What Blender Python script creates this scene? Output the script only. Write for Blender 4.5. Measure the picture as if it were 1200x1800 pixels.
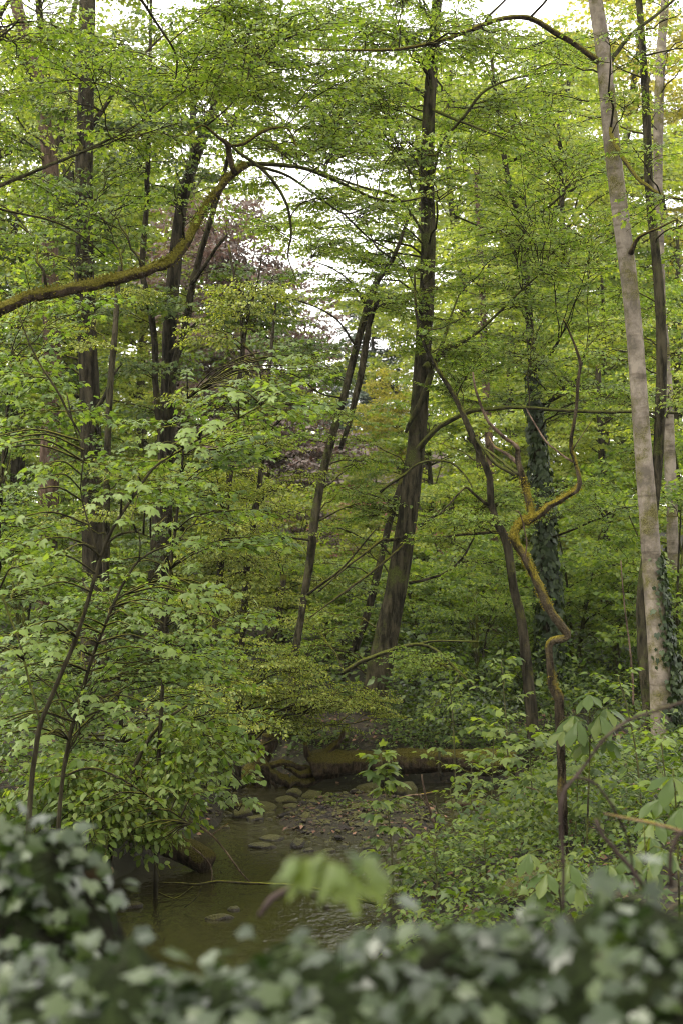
import bpy, math, random
import numpy as np

# ------------------------------------------------------------------ camera, sky, sun, exposure
for o in list(bpy.data.objects):
    bpy.data.objects.remove(o)
S = bpy.context.scene
COL = S.collection
CAM_H = 3.2
F = 2500.0                      # focal length in pixels of the 1200 x 1800 photograph
PITCH = math.atan(60 / F)
cam_data = bpy.data.cameras.new('camera')
cam = bpy.data.objects.new('camera', cam_data)
COL.objects.link(cam)
cam.location = (0, 0, CAM_H)
cam.rotation_euler = (math.pi / 2 + PITCH, 0, 0)
cam_data.sensor_fit = 'VERTICAL'
cam_data.sensor_height = 36
cam_data.lens = 50
cam_data.clip_start = 0.05
cam_data.clip_end = 2000
cam_data.dof.use_dof = True
cam_data.dof.focus_distance = 14.5
cam_data.dof.aperture_fstop = 2.9
S.camera = cam

SUN_EL, SUN_AZ = math.radians(58), math.radians(-115)     # azimuth clockwise from +Y
W = bpy.data.worlds.new('World')
S.world = W
W.use_nodes = True
nt = W.node_tree
nt.nodes.clear()
sky = nt.nodes.new('ShaderNodeTexSky')
sky.sky_type = 'NISHITA'
sky.sun_disc = False
sky.sun_elevation = SUN_EL
sky.sun_rotation = SUN_AZ
sky.air_density = 1.0
sky.dust_density = 4.0
hs = nt.nodes.new('ShaderNodeHueSaturation')
hs.inputs['Saturation'].default_value = 0.16
mixo = nt.nodes.new('ShaderNodeMix')
mixo.data_type = 'RGBA'
mixo.inputs['Factor'].default_value = 0.72
mixo.inputs['B'].default_value = (10.3, 10.0, 9.5, 1)        # the even cloud layer
bg = nt.nodes.new('ShaderNodeBackground')
bg.inputs['Strength'].default_value = 0.14
wo = nt.nodes.new('ShaderNodeOutputWorld')
nt.links.new(sky.outputs[0], hs.inputs['Color'])
nt.links.new(hs.outputs[0], mixo.inputs['A'])
nt.links.new(mixo.outputs['Result'], bg.inputs['Color'])
nt.links.new(bg.outputs[0], wo.inputs[0])

sl = bpy.data.lights.new('sun', 'SUN')
sl.energy = 1.4
sl.angle = math.radians(25)
sl.color = (1.0, 0.94, 0.80)
sun = bpy.data.objects.new('sun', sl)
COL.objects.link(sun)
sun.rotation_euler = (math.pi / 2 - SUN_EL, 0, math.pi - SUN_AZ)
sun.location = (-20, -5, 40)

S.view_settings.view_transform = 'Standard'
S.view_settings.look = 'None'
S.view_settings.exposure = 1.72
S.view_settings.gamma = 1
S.view_settings.use_curve_mapping = False
S.render.engine = 'CYCLES'
cy = S.cycles
cy.use_denoising = True
try:
    cy.denoiser = 'OPENIMAGEDENOISE'
    cy.denoising_prefilter = 'ACCURATE'
except Exception:
    pass
cy.filter_width = 1.05
cy.max_bounces = 8
cy.diffuse_bounces = 6
cy.glossy_bounces = 2
cy.transmission_bounces = 6
cy.transparent_max_bounces = 4
cy.volume_bounces = 0
cy.caustics_reflective = False
cy.caustics_refractive = False
cy.sample_clamp_indirect = 6

rng = np.random.default_rng(11)
random.seed(4)


# ------------------------------------------------------------------ helpers
def at(px, py, Y):
    """point of the place seen at pixel (px, py) of the photograph, Y metres ahead"""
    x, y = (px - 600) / F, (900 - py) / F
    c, s = math.cos(PITCH), math.sin(PITCH)
    d = np.array([x, c - y * s, s + y * c])
    return np.array([0, 0, CAM_H]) + d * (Y / d[1])


def nrm(v):
    v = np.asarray(v, float)
    return v / np.maximum(np.linalg.norm(v, axis=-1, keepdims=True), 1e-9)


class MB:
    """collects triangles, then links them as one mesh object"""

    def __init__(self):
        self.v, self.f, self.t, self.m, self.n = [], [], [], [], 0

    def add(self, v, f, tint=None, mat=0):
        v = np.asarray(v, float)
        f = np.asarray(f, np.int64)
        self.v.append(v)
        self.f.append(f + self.n)
        self.t.append(np.full(len(v), 0.5) if tint is None else np.broadcast_to(np.asarray(tint, float), (len(v),)))
        self.m.append(np.full(len(f), mat) if np.isscalar(mat) else np.asarray(mat))
        self.n += len(v)

    def mesh(self, name, mats, origin=(0, 0, 0), smooth=True):
        me = bpy.data.meshes.new(name)
        if self.v:
            V = np.concatenate(self.v) - np.asarray(origin, float)
            Fa = np.concatenate(self.f)
            T = np.concatenate(self.t)
            M = np.concatenate(self.m)
            me.vertices.add(len(V))
            me.vertices.foreach_set('co', V.astype(np.float32).ravel())
            me.loops.add(len(Fa) * 3)
            me.loops.foreach_set('vertex_index', Fa.astype(np.int32).ravel())
            me.polygons.add(len(Fa))
            me.polygons.foreach_set('loop_start', np.arange(0, len(Fa) * 3, 3, dtype=np.int32))
            me.polygons.foreach_set('material_index', M.astype(np.int32))
            me.polygons.foreach_set('use_smooth', np.full(len(Fa), smooth))
            a = me.attributes.new('tint', 'FLOAT', 'POINT')
            a.data.foreach_set('value', T.astype(np.float32))
            me.update(calc_edges=True)
        for m in (mats if isinstance(mats, (list, tuple)) else [mats]):
            me.materials.append(m)
        return me

    def build(self, name, mats, parent=None, smooth=True):
        org = np.array(parent.location) if parent is not None else np.zeros(3)
        o = bpy.data.objects.new(name, self.mesh(name, mats, org, smooth))
        COL.objects.link(o)
        if parent is not None:
            o.parent = parent
        return o

    def tris(self):
        return sum(len(f) for f in self.f)


def thing(name, label, cat, loc, group=None):
    o = bpy.data.objects.new(name, None)
    COL.objects.link(o)
    o.location = [float(c) for c in loc]
    o.empty_display_size = 0.2
    o['label'] = label
    o['category'] = cat
    if group:
        o['group'] = group
    return o


def place(name, me, parent, M):
    """one piece: shared mesh, placed by a 4x4 matrix of the world"""
    o = bpy.data.objects.new(name, me)
    COL.objects.link(o)
    o.parent = parent
    from mathutils import Matrix
    A = Matrix([[float(c) for c in r] for r in M])
    A.translation = A.translation - parent.location
    o.matrix_basis = A
    return o


def copy_thing(o, loc, rz, sc, label=None):
    c = o.copy()
    COL.objects.link(c)
    c.location = [float(q) for q in loc]
    c.rotation_euler = (0, 0, rz)
    c.scale = (sc, sc, sc) if np.isscalar(sc) else sc
    if label:
        c['label'] = label
    for ch in o.children:
        d = ch.copy()
        COL.objects.link(d)
        d.parent = c
        for g in ch.children:
            e = g.copy()
            COL.objects.link(e)
            e.parent = d
    return c


def smooth_path(P, R, step=0.12):
    """Catmull-Rom through the points, resampled"""
    P = np.asarray(P, float)
    R = np.asarray(R, float)
    if len(P) == 2:
        n = max(2, int(np.linalg.norm(P[1] - P[0]) / step))
        t = np.linspace(0, 1, n + 1)[:, None]
        return P[0] * (1 - t) + P[1] * t, (R[0] * (1 - t) + R[1] * t)[:, 0]
    Q = np.vstack([2 * P[0] - P[1], P, 2 * P[-1] - P[-2]])
    out, rr = [], []
    for i in range(len(P) - 1):
        p0, p1, p2, p3 = Q[i:i + 4]
        n = max(2, int(np.linalg.norm(p2 - p1) / step))
        t = np.linspace(0, 1, n, endpoint=False)[:, None]
        out.append(0.5 * ((2 * p1) + (-p0 + p2) * t + (2 * p0 - 5 * p1 + 4 * p2 - p3) * t ** 2 + (-p0 + 3 * p1 - 3 * p2 + p3) * t ** 3))
        rr.append((R[i] * (1 - t) + R[i + 1] * t)[:, 0])
    out.append(P[-1:])
    rr.append(R[-1:])
    return np.concatenate(out), np.concatenate(rr)


def tube(mb, P, R, sides=8, mat=0, rough=0.0, tint=None, cap=True, seed=0):
    P = np.asarray(P, float)
    R = np.asarray(R, float)
    n = len(P)
    T = nrm(np.gradient(P, axis=0))
    up = np.array([0, 0, 1.0]) if abs(T[0][2]) < 0.9 else np.array([1.0, 0, 0])
    u = nrm(np.cross(up, T[0]))
    U = [u]
    for i in range(1, n):
        u = u - T[i] * np.dot(u, T[i])
        u = u / max(np.linalg.norm(u), 1e-9)
        U.append(u)
    U = np.array(U)
    Vv = np.cross(T, U)
    a = np.arange(sides) * 2 * math.pi / sides
    rad = R[:, None] * np.ones(sides)
    if rough:
        r = np.random.default_rng(abs(seed) + n)
        lo = r.normal(0, 1, (n // 4 + 2, sides))
        k = np.linspace(0, len(lo) - 1.001, n)
        i0 = k.astype(int)
        fr = (k - i0)[:, None]
        nz = lo[i0] * (1 - fr) + lo[i0 + 1] * fr
        rad = rad * (1 + rough * nz + rough * 0.5 * r.normal(0, 1, (n, sides)))
    ring = P[:, None, :] + rad[..., None] * (np.cos(a)[None, :, None] * U[:, None, :] + np.sin(a)[None, :, None] * Vv[:, None, :])
    V = ring.reshape(-1, 3)
    i = np.arange(n - 1)[:, None] * sides
    j = np.arange(sides)[None, :]
    j2 = (j + 1) % sides
    A, B, C, D = i + j, i + j2, i + sides + j2, i + sides + j
    Fq = np.concatenate([np.stack([A, B, C], -1).reshape(-1, 3), np.stack([A, C, D], -1).reshape(-1, 3)])
    if cap:
        c0, c1 = len(V), len(V) + 1
        V = np.vstack([V, P[0], P[-1]])
        jj = np.arange(sides)
        jn = (jj + 1) % sides
        e = (n - 1) * sides
        Fq = np.concatenate([Fq, np.stack([np.full(sides, c0), jn, jj], -1), np.stack([np.full(sides, c1), e + jj, e + jn], -1)])
    mb.add(V, Fq, tint, mat)


def rock_verts(seed, flat=0.7):
    """unit stone: a displaced icosphere"""
    import bmesh
    bm = bmesh.new()
    bmesh.ops.create_icosphere(bm, subdivisions=3, radius=1)
    r = np.random.default_rng(seed)
    V = np.array([v.co[:] for v in bm.verts])
    Fa = np.array([[v.index for v in f.verts] for f in bm.faces])
    bm.free()
    for _ in range(9):                             # flatten facets
        d = nrm(r.normal(0, 1, 3))
        lim = r.uniform(0.62, 0.88)
        k = V @ d
        V = V - np.maximum(k - lim, 0)[:, None] * d * 0.85
    for fr, am in ((2.2, .09), (5, .04), (11, .018)):
        ph = r.uniform(0, 6, (3, 3))
        V = V * (1 + am * np.sin(V @ (ph - 3) * fr / 2 + ph[0]).sum(1) / 2)[:, None]
    V[:, 2] *= flat
    return V, Fa


# ------------------------------------------------------------------ materials
def new_mat(name):
    m = bpy.data.materials.new(name)
    m.use_nodes = True
    m.node_tree.nodes.clear()
    return m, m.node_tree


def ramp(nt, stops):
    r = nt.nodes.new('ShaderNodeValToRGB')
    e = r.color_ramp.elements
    while len(e) < len(stops):
        e.new(0.5)
    for i, (p, c) in enumerate(stops):
        e[i].position = p
        e[i].color = (*c, 1)
    return r


def leaf_mat(name, dark, mid, light, trans=0.48, rough=0.45, spec=0.28, tmul=(2.28, 2.25, 0.72)):
    m, nt = new_mat(name)
    N, L = nt.nodes.new, nt.links.new
    at_ = N('ShaderNodeAttribute')
    at_.attribute_name = 'tint'
    rp = ramp(nt, [(0.05, dark), (0.5, mid), (0.95, light)])
    tc = N('ShaderNodeTexCoord')
    nz = N('ShaderNodeTexNoise')
    nz.inputs['Scale'].default_value = 0.9
    nz.inputs['Detail'].default_value = 2
    L(tc.outputs['Object'], nz.inputs['Vector'])
    add = N('ShaderNodeMath')
    add.operation = 'MULTIPLY_ADD'
    add.inputs[1].default_value = 0.7
    sub = N('ShaderNodeMath')
    sub.operation = 'SUBTRACT'
    sub.inputs[1].default_value = 0.35
    L(nz.outputs[0], add.inputs[0])
    L(at_.outputs['Fac'], sub.inputs[0])
    L(sub.outputs[0], add.inputs[2])
    L(add.outputs[0], rp.inputs[0])
    pb = N('ShaderNodeBsdfPrincipled')
    pb.inputs['Roughness'].default_value = rough
    pb.inputs['Specular IOR Level'].default_value = spec
    L(rp.outputs[0], pb.inputs['Base Color'])
    mu = N('ShaderNodeMix')
    mu.data_type = 'RGBA'
    mu.blend_type = 'MULTIPLY'
    mu.inputs['Factor'].default_value = 1
    mu.inputs['B'].default_value = (*tmul, 1)
    L(rp.outputs[0], mu.inputs['A'])
    tr = N('ShaderNodeBsdfTranslucent')
    L(mu.outputs['Result'], tr.inputs['Color'])
    mx = N('ShaderNodeMixShader')
    mx.inputs[0].default_value = trans
    L(pb.outputs[0], mx.inputs[1])
    L(tr.outputs[0], mx.inputs[2])
    out = N('ShaderNodeOutputMaterial')
    L(mx.outputs[0], out.inputs[0])
    return m


def bark_mat(name, dark, light, moss=(0.085, 0.085, 0.012), moss_amt=0.3, zs=0.22, scale=14, bump=0.6, marks=False, moss_up=0.5, moss_top=None):
    m, nt = new_mat(name)
    N, L = nt.nodes.new, nt.links.new
    tc = N('ShaderNodeTexCoord')
    mp = N('ShaderNodeMapping')
    mp.inputs['Scale'].default_value = (1, 1, zs)
    L(tc.outputs['Object'], mp.inputs['Vector'])
    nz = N('ShaderNodeTexNoise')
    nz.inputs['Scale'].default_value = scale
    nz.inputs['Detail'].default_value = 7
    nz.inputs['Roughness'].default_value = 0.65
    L(mp.outputs[0], nz.inputs['Vector'])
    rp = ramp(nt, [(0.40, dark), (0.62, light)])
    L(nz.outputs[0], rp.inputs[0])
    col = rp.outputs[0]
    if marks:                                      # grey algae bands and horizontal scars
        mp2 = N('ShaderNodeMapping')
        mp2.inputs['Scale'].default_value = (1.2, 1.2, 7)
        L(tc.outputs['Object'], mp2.inputs['Vector'])
        n2 = N('ShaderNodeTexNoise')
        n2.inputs['Scale'].default_value = 2.2
        n2.inputs['Detail'].default_value = 5
        L(mp2.outputs[0], n2.inputs['Vector'])
        r2 = ramp(nt, [(0.58, (1, 1, 1)), (0.68, (0.36, 0.33, 0.27))])
        L(n2.outputs[0], r2.inputs[0])
        mm = N('ShaderNodeMix')
        mm.data_type = 'RGBA'
        mm.blend_type = 'MULTIPLY'
        mm.inputs['Factor'].default_value = 0.55
        L(col, mm.inputs['A'])
        L(r2.outputs[0], mm.inputs['B'])
        col = mm.outputs['Result']
    n3 = N('ShaderNodeTexNoise')
    n3.inputs['Scale'].default_value = 2.6
    n3.inputs['Detail'].default_value = 6
    n3.inputs['Roughness'].default_value = 0.7
    L(tc.outputs['Object'], n3.inputs['Vector'])
    ge = N('ShaderNodeNewGeometry')
    sx = N('ShaderNodeSeparateXYZ')
    L(ge.outputs['Normal'], sx.inputs[0])
    ma = N('ShaderNodeMath')
    ma.operation = 'MULTIPLY_ADD'
    ma.inputs[1].default_value = moss_up * 0.5
    L(sx.outputs['Z'], ma.inputs[0])
    L(n3.outputs[0], ma.inputs[2])
    ta = N('ShaderNodeAttribute')
    ta.attribute_name = 'tint'
    mb_ = N('ShaderNodeMath')
    mb_.operation = 'ADD'
    L(ma.outputs[0], mb_.inputs[0])
    L(ta.outputs['Fac'], mb_.inputs[1])
    mc_ = N('ShaderNodeMath')
    mc_.operation = 'SUBTRACT'
    mc_.inputs[1].default_value = 0.5
    L(mb_.outputs[0], mc_.inputs[0])
    src = mc_.outputs[0]
    r3 = ramp(nt, [(max(0.02, 0.72 - moss_amt * 0.55), (0, 0, 0)), (max(0.1, 0.82 - moss_amt * 0.5), (1, 1, 1))])
    L(src, r3.inputs[0])
    fine = N('ShaderNodeTexNoise')
    fine.inputs['Scale'].default_value = 70
    fine.inputs['Detail'].default_value = 3
    L(tc.outputs['Object'], fine.inputs['Vector'])
    rm = ramp(nt, [(0.3, tuple(c * 0.45 for c in moss)), (0.7, tuple(min(1, c * 1.4) for c in moss))])
    L(fine.outputs[0], rm.inputs[0])
    mx = N('ShaderNodeMix')
    mx.data_type = 'RGBA'
    L(r3.outputs[0], mx.inputs['Factor'])
    L(col, mx.inputs['A'])
    L(rm.outputs[0], mx.inputs['B'])
    pb = N('ShaderNodeBsdfPrincipled')
    pb.inputs['Roughness'].default_value = 0.9
    pb.inputs['Specular IOR Level'].default_value = 0.06
    L(mx.outputs['Result'], pb.inputs['Base Color'])
    bp = N('ShaderNodeBump')
    bp.inputs['Strength'].default_value = bump
    bp.inputs['Distance'].default_value = 0.08
    ad = N('ShaderNodeMath')
    ad.operation = 'MULTIPLY_ADD'
    ad.inputs[1].default_value = 0.35
    L(fine.outputs[0], ad.inputs[0])
    L(nz.outputs[0], ad.inputs[2])
    L(ad.outputs[0], bp.inputs['Height'])
    L(bp.outputs[0], pb.inputs['Normal'])
    out = N('ShaderNodeOutputMaterial')
    L(pb.outputs[0], out.inputs[0])
    return m


LM = {
    'maple': leaf_mat('maple_leaf', (0.050, 0.086, 0.014), (0.093, 0.140, 0.023), (0.150, 0.190, 0.040)),
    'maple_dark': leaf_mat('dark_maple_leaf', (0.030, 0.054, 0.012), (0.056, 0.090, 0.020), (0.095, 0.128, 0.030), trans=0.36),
    'sycamore': leaf_mat('sycamore_leaf', (0.050, 0.088, 0.017), (0.086, 0.132, 0.027), (0.132, 0.178, 0.045), trans=0.42, rough=0.45, spec=0.30),
    'beech': leaf_mat('young_beech_leaf', (0.074, 0.102, 0.014), (0.122, 0.152, 0.024), (0.186, 0.200, 0.042), trans=0.42),
    'lime': leaf_mat('lime_leaf', (0.044, 0.078, 0.011), (0.075, 0.112, 0.018), (0.118, 0.152, 0.031), trans=0.44, rough=0.45, spec=0.28),
    'back': leaf_mat('distant_leaf', (0.082, 0.116, 0.019), (0.136, 0.174, 0.031), (0.200, 0.224, 0.050), trans=0.45),
    'yellow': leaf_mat('yellow_young_leaf', (0.16, 0.17, 0.03), (0.25, 0.24, 0.05), (0.34, 0.30, 0.08), trans=0.42),
    'copper': leaf_mat('copper_beech_leaf', (0.088, 0.072, 0.062), (0.130, 0.106, 0.092), (0.172, 0.142, 0.122), trans=0.35, tmul=(1.3, 0.8, 0.7)),
    'conifer': leaf_mat('conifer_needle', (0.020, 0.032, 0.020), (0.035, 0.052, 0.034), (0.055, 0.072, 0.046), trans=0.1),
    'ivy': leaf_mat('ivy_leaf', (0.006, 0.013, 0.002), (0.012, 0.023, 0.004), (0.026, 0.040, 0.007), trans=0.18, rough=0.29, spec=0.36, tmul=(2.6, 2.9, .7)),
    'ivy_trunk': leaf_mat('climbing_ivy_leaf', (0.008, 0.016, 0.004), (0.016, 0.028, 0.007), (0.034, 0.050, 0.014), trans=0.12, rough=0.5, spec=0.18),
    'ivy_pale': leaf_mat('pale_ivy_leaf', (0.020, 0.034, 0.012), (0.034, 0.050, 0.018), (0.052, 0.068, 0.026), trans=0.15, rough=0.36, spec=0.4),
    'ivy_red': leaf_mat('reddish_ivy_leaf', (0.018, 0.013, 0.006), (0.034, 0.025, 0.013), (0.055, 0.042, 0.024), trans=0.2, rough=0.45, tmul=(1.3, .8, .6)),
    'moss_gold': leaf_mat('golden_moss', (0.070, 0.055, 0.008), (0.120, 0.098, 0.013), (0.185, 0.150, 0.022), trans=0.2, rough=0.8, spec=0.05),
    'moss_olive': leaf_mat('olive_moss', (0.050, 0.046, 0.008), (0.095, 0.086, 0.014), (0.145, 0.125, 0.022), trans=0.2, rough=0.8, spec=0.05),
    'herb': leaf_mat('herb_leaf', (0.022, 0.043, 0.007), (0.043, 0.068, 0.012), (0.076, 0.100, 0.019), trans=0.38, spec=0.22),
    'litter': leaf_mat('dead_leaf', (0.035, 0.018, 0.010), (0.075, 0.036, 0.020), (0.130, 0.070, 0.040), trans=0.05, rough=0.7, spec=.3),
}
BM = {
    'dark': bark_mat('dark_bark', (0.008, 0.007, 0.004), (0.046, 0.039, 0.024), moss_amt=0.25, bump=1.0),
    'grey': bark_mat('grey_bark', (0.010, 0.009, 0.005), (0.056, 0.048, 0.028), moss=(0.05, 0.058, 0.014), moss_amt=0.34, bump=1.0),
    'green': bark_mat('algae_green_bark', (0.011, 0.011, 0.006), (0.040, 0.036, 0.018), moss=(0.065, 0.072, 0.014), moss_amt=0.5),
    'mossy': bark_mat('moss_covered_bark', (0.014, 0.010, 0.006), (0.060, 0.044, 0.028), moss=(0.105, 0.094, 0.015), moss_amt=0.60, moss_up=0.9, bump=1.0),
    'snag': bark_mat('flaking_reddish_bark', (0.008, 0.006, 0.004), (0.064, 0.050, 0.030), moss=(0.125, 0.102, 0.012), moss_amt=0.40, moss_up=0.7, bump=1.0),
    'dead': bark_mat('bare_reddish_bark', (0.036, 0.025, 0.017), (0.150, 0.106, 0.074), moss=(0.200, 0.150, 0.014), moss_amt=0.05, bump=0.8),
    'beech': bark_mat('smooth_beech_bark', (0.080, 0.068, 0.052), (0.185, 0.157, 0.124), moss=(0.075, 0.068, 0.024), moss_amt=0.42, zs=0.8, scale=5, bump=0.25, marks=True, moss_up=0.2),
    'red': bark_mat('reddish_conifer_bark', (0.030, 0.020, 0.013), (0.085, 0.058, 0.040), moss_amt=0.08),
    'twig': bark_mat('twig_bark', (0.007, 0.006, 0.003), (0.030, 0.026, 0.014), moss_amt=0.2, bump=0.2),
    'sprout': bark_mat('green_brown_sprout_bark', (0.030, 0.032, 0.012), (0.075, 0.070, 0.030), moss_amt=0.1, bump=0.2),
    'bramble': bark_mat('bramble_bark', (0.014, 0.010, 0.008), (0.042, 0.031, 0.026), moss_amt=0.0, bump=0.3),
    'tangle': bark_mat('gap_shade_tangle', (0.003, 0.003, 0.002), (0.010, 0.009, 0.005), moss=(.01,.015,.004), moss_amt=0.3),  # near-black colour stands in for the shade in gaps between ivy leaves
    'log': bark_mat('mossy_log_bark', (0.013, 0.010, 0.006), (0.060, 0.043, 0.026), moss=(0.060, 0.052, 0.010), moss_amt=0.34, moss_up=0.9, bump=1.0, scale=20),
}


def stone_mat(name, a, b, moss_amt, rough=0.75):
    m = bark_mat(name, a, b, moss=(0.040, 0.038, 0.007), moss_amt=moss_amt, zs=1, scale=9, bump=0.7, moss_up=0.9)
    for n in m.node_tree.nodes:
        if n.type == 'BSDF_PRINCIPLED':
            n.inputs['Roughness'].default_value = rough
            n.inputs['Specular IOR Level'].default_value = 0.2
    return m


SM = {
    'mossy': stone_mat('mossy_stone', (0.008, 0.006, 0.004), (0.034, 0.027, 0.019), 0.42),
    'wet': stone_mat('wet_stone', (0.004, 0.0035, 0.003), (0.024, 0.019, 0.014), 0.0, 0.35),
    'red': stone_mat('rusty_stone', (0.024, 0.012, 0.006), (0.066, 0.033, 0.016), 0.1, 0.5),
    'pebble': stone_mat('pebble_stone', (0.004, 0.003, 0.002), (0.028, 0.019, 0.012), 0.0, 0.6),
}

# ------------------------------------------------------------------ the ground
LOW_Y = np.array([-20, 2, 5, 9, 11.8, 13, 14.2, 15.2, 16.4, 17.4, 18.6, 19.3, 40])
LOW_X = np.array([-0.2, -0.2, -0.3, -0.4, -0.95, -0.6, -0.35, -0.1, 0.25, 0.4, 0.6, 0.7, 0.7])
LOW_W = np.array([.5, .5, .55, .65, 1.25, 1.65, 1.75, 1.6, 1.7, 1.75, 2.1, 2.2, 2.2])


def sgn_low(x, y):
    """metres outside (+) or inside (-) the low stream bed"""
    a = np.abs(x - np.interp(y, LOW_Y, LOW_X)) - np.interp(y, LOW_Y, LOW_W)
    a = np.maximum(a, y - 19.35)
    best = a
    for (x0, y0), (x1, y1) in (((2.0, 18.2), (5.0, 20.0)), ((5, 20), (9.5, 26)), ((-0.6, 19.0), (-3.0, 20.6)), ((-3.0, 20.6), (-9, 22))):
        t = np.clip(((x - x0) * (x1 - x0) + (y - y0) * (y1 - y0)) / ((x1 - x0) ** 2 + (y1 - y0) ** 2), 0, 1)
        w = 0.75 if x1 > 0 else 0.35
        best = np.minimum(best, np.hypot(x - x0 - t * (x1 - x0), y - y0 - t * (y1 - y0)) - w)
    return best


def wob(x, y):
    return (np.sin(x * 1.7 + 1.3 * np.sin(y * 0.9)) + np.sin(y * 2.1 + 1.7 * np.sin(x * 1.1 + 2)) + 0.6 * np.sin(x * 4.3 + y * 3.1) + 0.5 * np.sin(y * 5.7 - x * 3.9)) / 3


def ground_h(x, y):
    x, y = np.asarray(x, float), np.asarray(y, float)
    s = sgn_low(x, y) + 0.10 * wob(x * 1.3, y * 1.3)
    out = np.maximum(s, 0)
    left = x < np.interp(y, LOW_Y, LOW_X)
    near = np.clip((12.5 - y) / 5, 0, 1)
    bank = np.where(left, 0.48, 0.36) * (1 - np.exp(-out / 0.22))
    sl = np.where(left, 0.26 + 0.10 * near, 0.30)
    bank = bank + sl * 3.2 * (1 - np.exp(-out / 3.2)) + 0.022 * np.maximum(out - 3, 0)
    bank = bank + np.clip((y - 30) / 60, 0, 1) * 3.0 * (0.3 + 0.7 * np.clip(np.abs(x - 2) / 25, 0, 1))
    bed = -0.28 * (1 - np.exp(np.minimum(s, 0) / 0.3))
    # gravel bar between the two arms
    b = 1 - np.sqrt(((x - 0.22) / 1.35) ** 2 + ((y - 16.85) / 2.0) ** 2)
    bar = np.clip(b * 2.4, 0, 1)
    bed = bed * (1 - bar) + bar * (0.075 + 0.03 * wob(x * 2, y * 2))
    h = np.where(s > 0, bank * 1.0, bed)
    h = h + 0.05 * wob(x * 0.8, y * 0.8) * np.clip(out, 0, 1)
    # the bank under the ivy in front
    k = np.clip((3.6 - y) / 1.8, 0, 1)
    k = k * k * (3 - 2 * k)
    return h * (1 - k) + 1.62 * k


def axis_grid(lo, hi, fine_lo, fine_hi, step):
    a = list(np.arange(fine_lo, fine_hi + 1e-6, step))
    s, q = step, fine_lo
    while q > lo:
        s *= 1.25
        q -= s
        a.insert(0, max(q, lo))
    s, q = step, fine_hi
    while q < hi:
        s *= 1.25
        q += s
        a.append(min(q, hi))
    return np.array(a)


gx = axis_grid(-210, 210, -5.0, 5.0, 0.11)
gy = axis_grid(-60, 330, 6.0, 22.0, 0.11)
X, Yg = np.meshgrid(gx, gy)
Z = ground_h(X, Yg)
Z = Z + 0.012 * rng.normal(0, 1, Z.shape) * (np.hypot(X, Yg - 14) < 14)
V = np.stack([X, Yg, Z], -1).reshape(-1, 3)
nx = len(gx)
i = (np.arange(len(gy) - 1)[:, None] * nx + np.arange(nx - 1)[None, :]).ravel()
Fq = np.concatenate([np.stack([i, i + 1, i + nx + 1], -1), np.stack([i, i + nx + 1, i + nx], -1)])


def ground_mat():
    m, nt = new_mat('forest_soil')
    N, L = nt.nodes.new, nt.links.new
    tc = N('ShaderNodeTexCoord')
    n1 = N('ShaderNodeTexNoise')
    n1.inputs['Scale'].default_value = 1.1
    n1.inputs['Detail'].default_value = 6
    n2 = N('ShaderNodeTexVoronoi')
    n2.inputs['Scale'].default_value = 24
    n3 = N('ShaderNodeTexNoise')
    n3.inputs['Scale'].default_value = 38
    n3.inputs['Detail'].default_value = 5
    for n in (n1, n2, n3):
        L(tc.outputs['Object'], n.inputs['Vector'])
    r1 = ramp(nt, [(0.25, (0.004, 0.003, 0.0015)), (0.55, (0.012, 0.009, 0.004)), (0.8, (0.028, 0.020, 0.009))])
    L(n2.outputs['Color'], r1.inputs[0])
    r2 = ramp(nt, [(0.3, (0.005, 0.004, 0.0015)), (0.7, (0.018, 0.018, 0.005))])
    L(n3.outputs[0], r2.inputs[0])
    mx = N('ShaderNodeMix')
    mx.data_type = 'RGBA'
    r3 = ramp(nt, [(0.4, (0, 0, 0)), (0.6, (1, 1, 1))])
    L(n1.outputs[0], r3.inputs[0])
    L(r3.outputs[0], mx.inputs['Factor'])
    L(r1.outputs[0], mx.inputs['A'])
    L(r2.outputs[0], mx.inputs['B'])
    pb = N('ShaderNodeBsdfPrincipled')
    pb.inputs['Roughness'].default_value = 0.8
    pb.inputs['Specular IOR Level'].default_value = 0.2
    L(mx.outputs['Result'], pb.inputs['Base Color'])
    bp = N('ShaderNodeBump')
    bp.inputs['Strength'].default_value = 0.8
    bp.inputs['Distance'].default_value = 0.02
    L(n3.outputs[0], bp.inputs['Height'])
    L(bp.outputs[0], pb.inputs['Normal'])
    o = N('ShaderNodeOutputMaterial')
    L(pb.outputs[0], o.inputs[0])
    return m


mb = MB()
mb.add(V, Fq)
g = mb.build('ground', ground_mat())
g['kind'] = 'structure'


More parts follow.
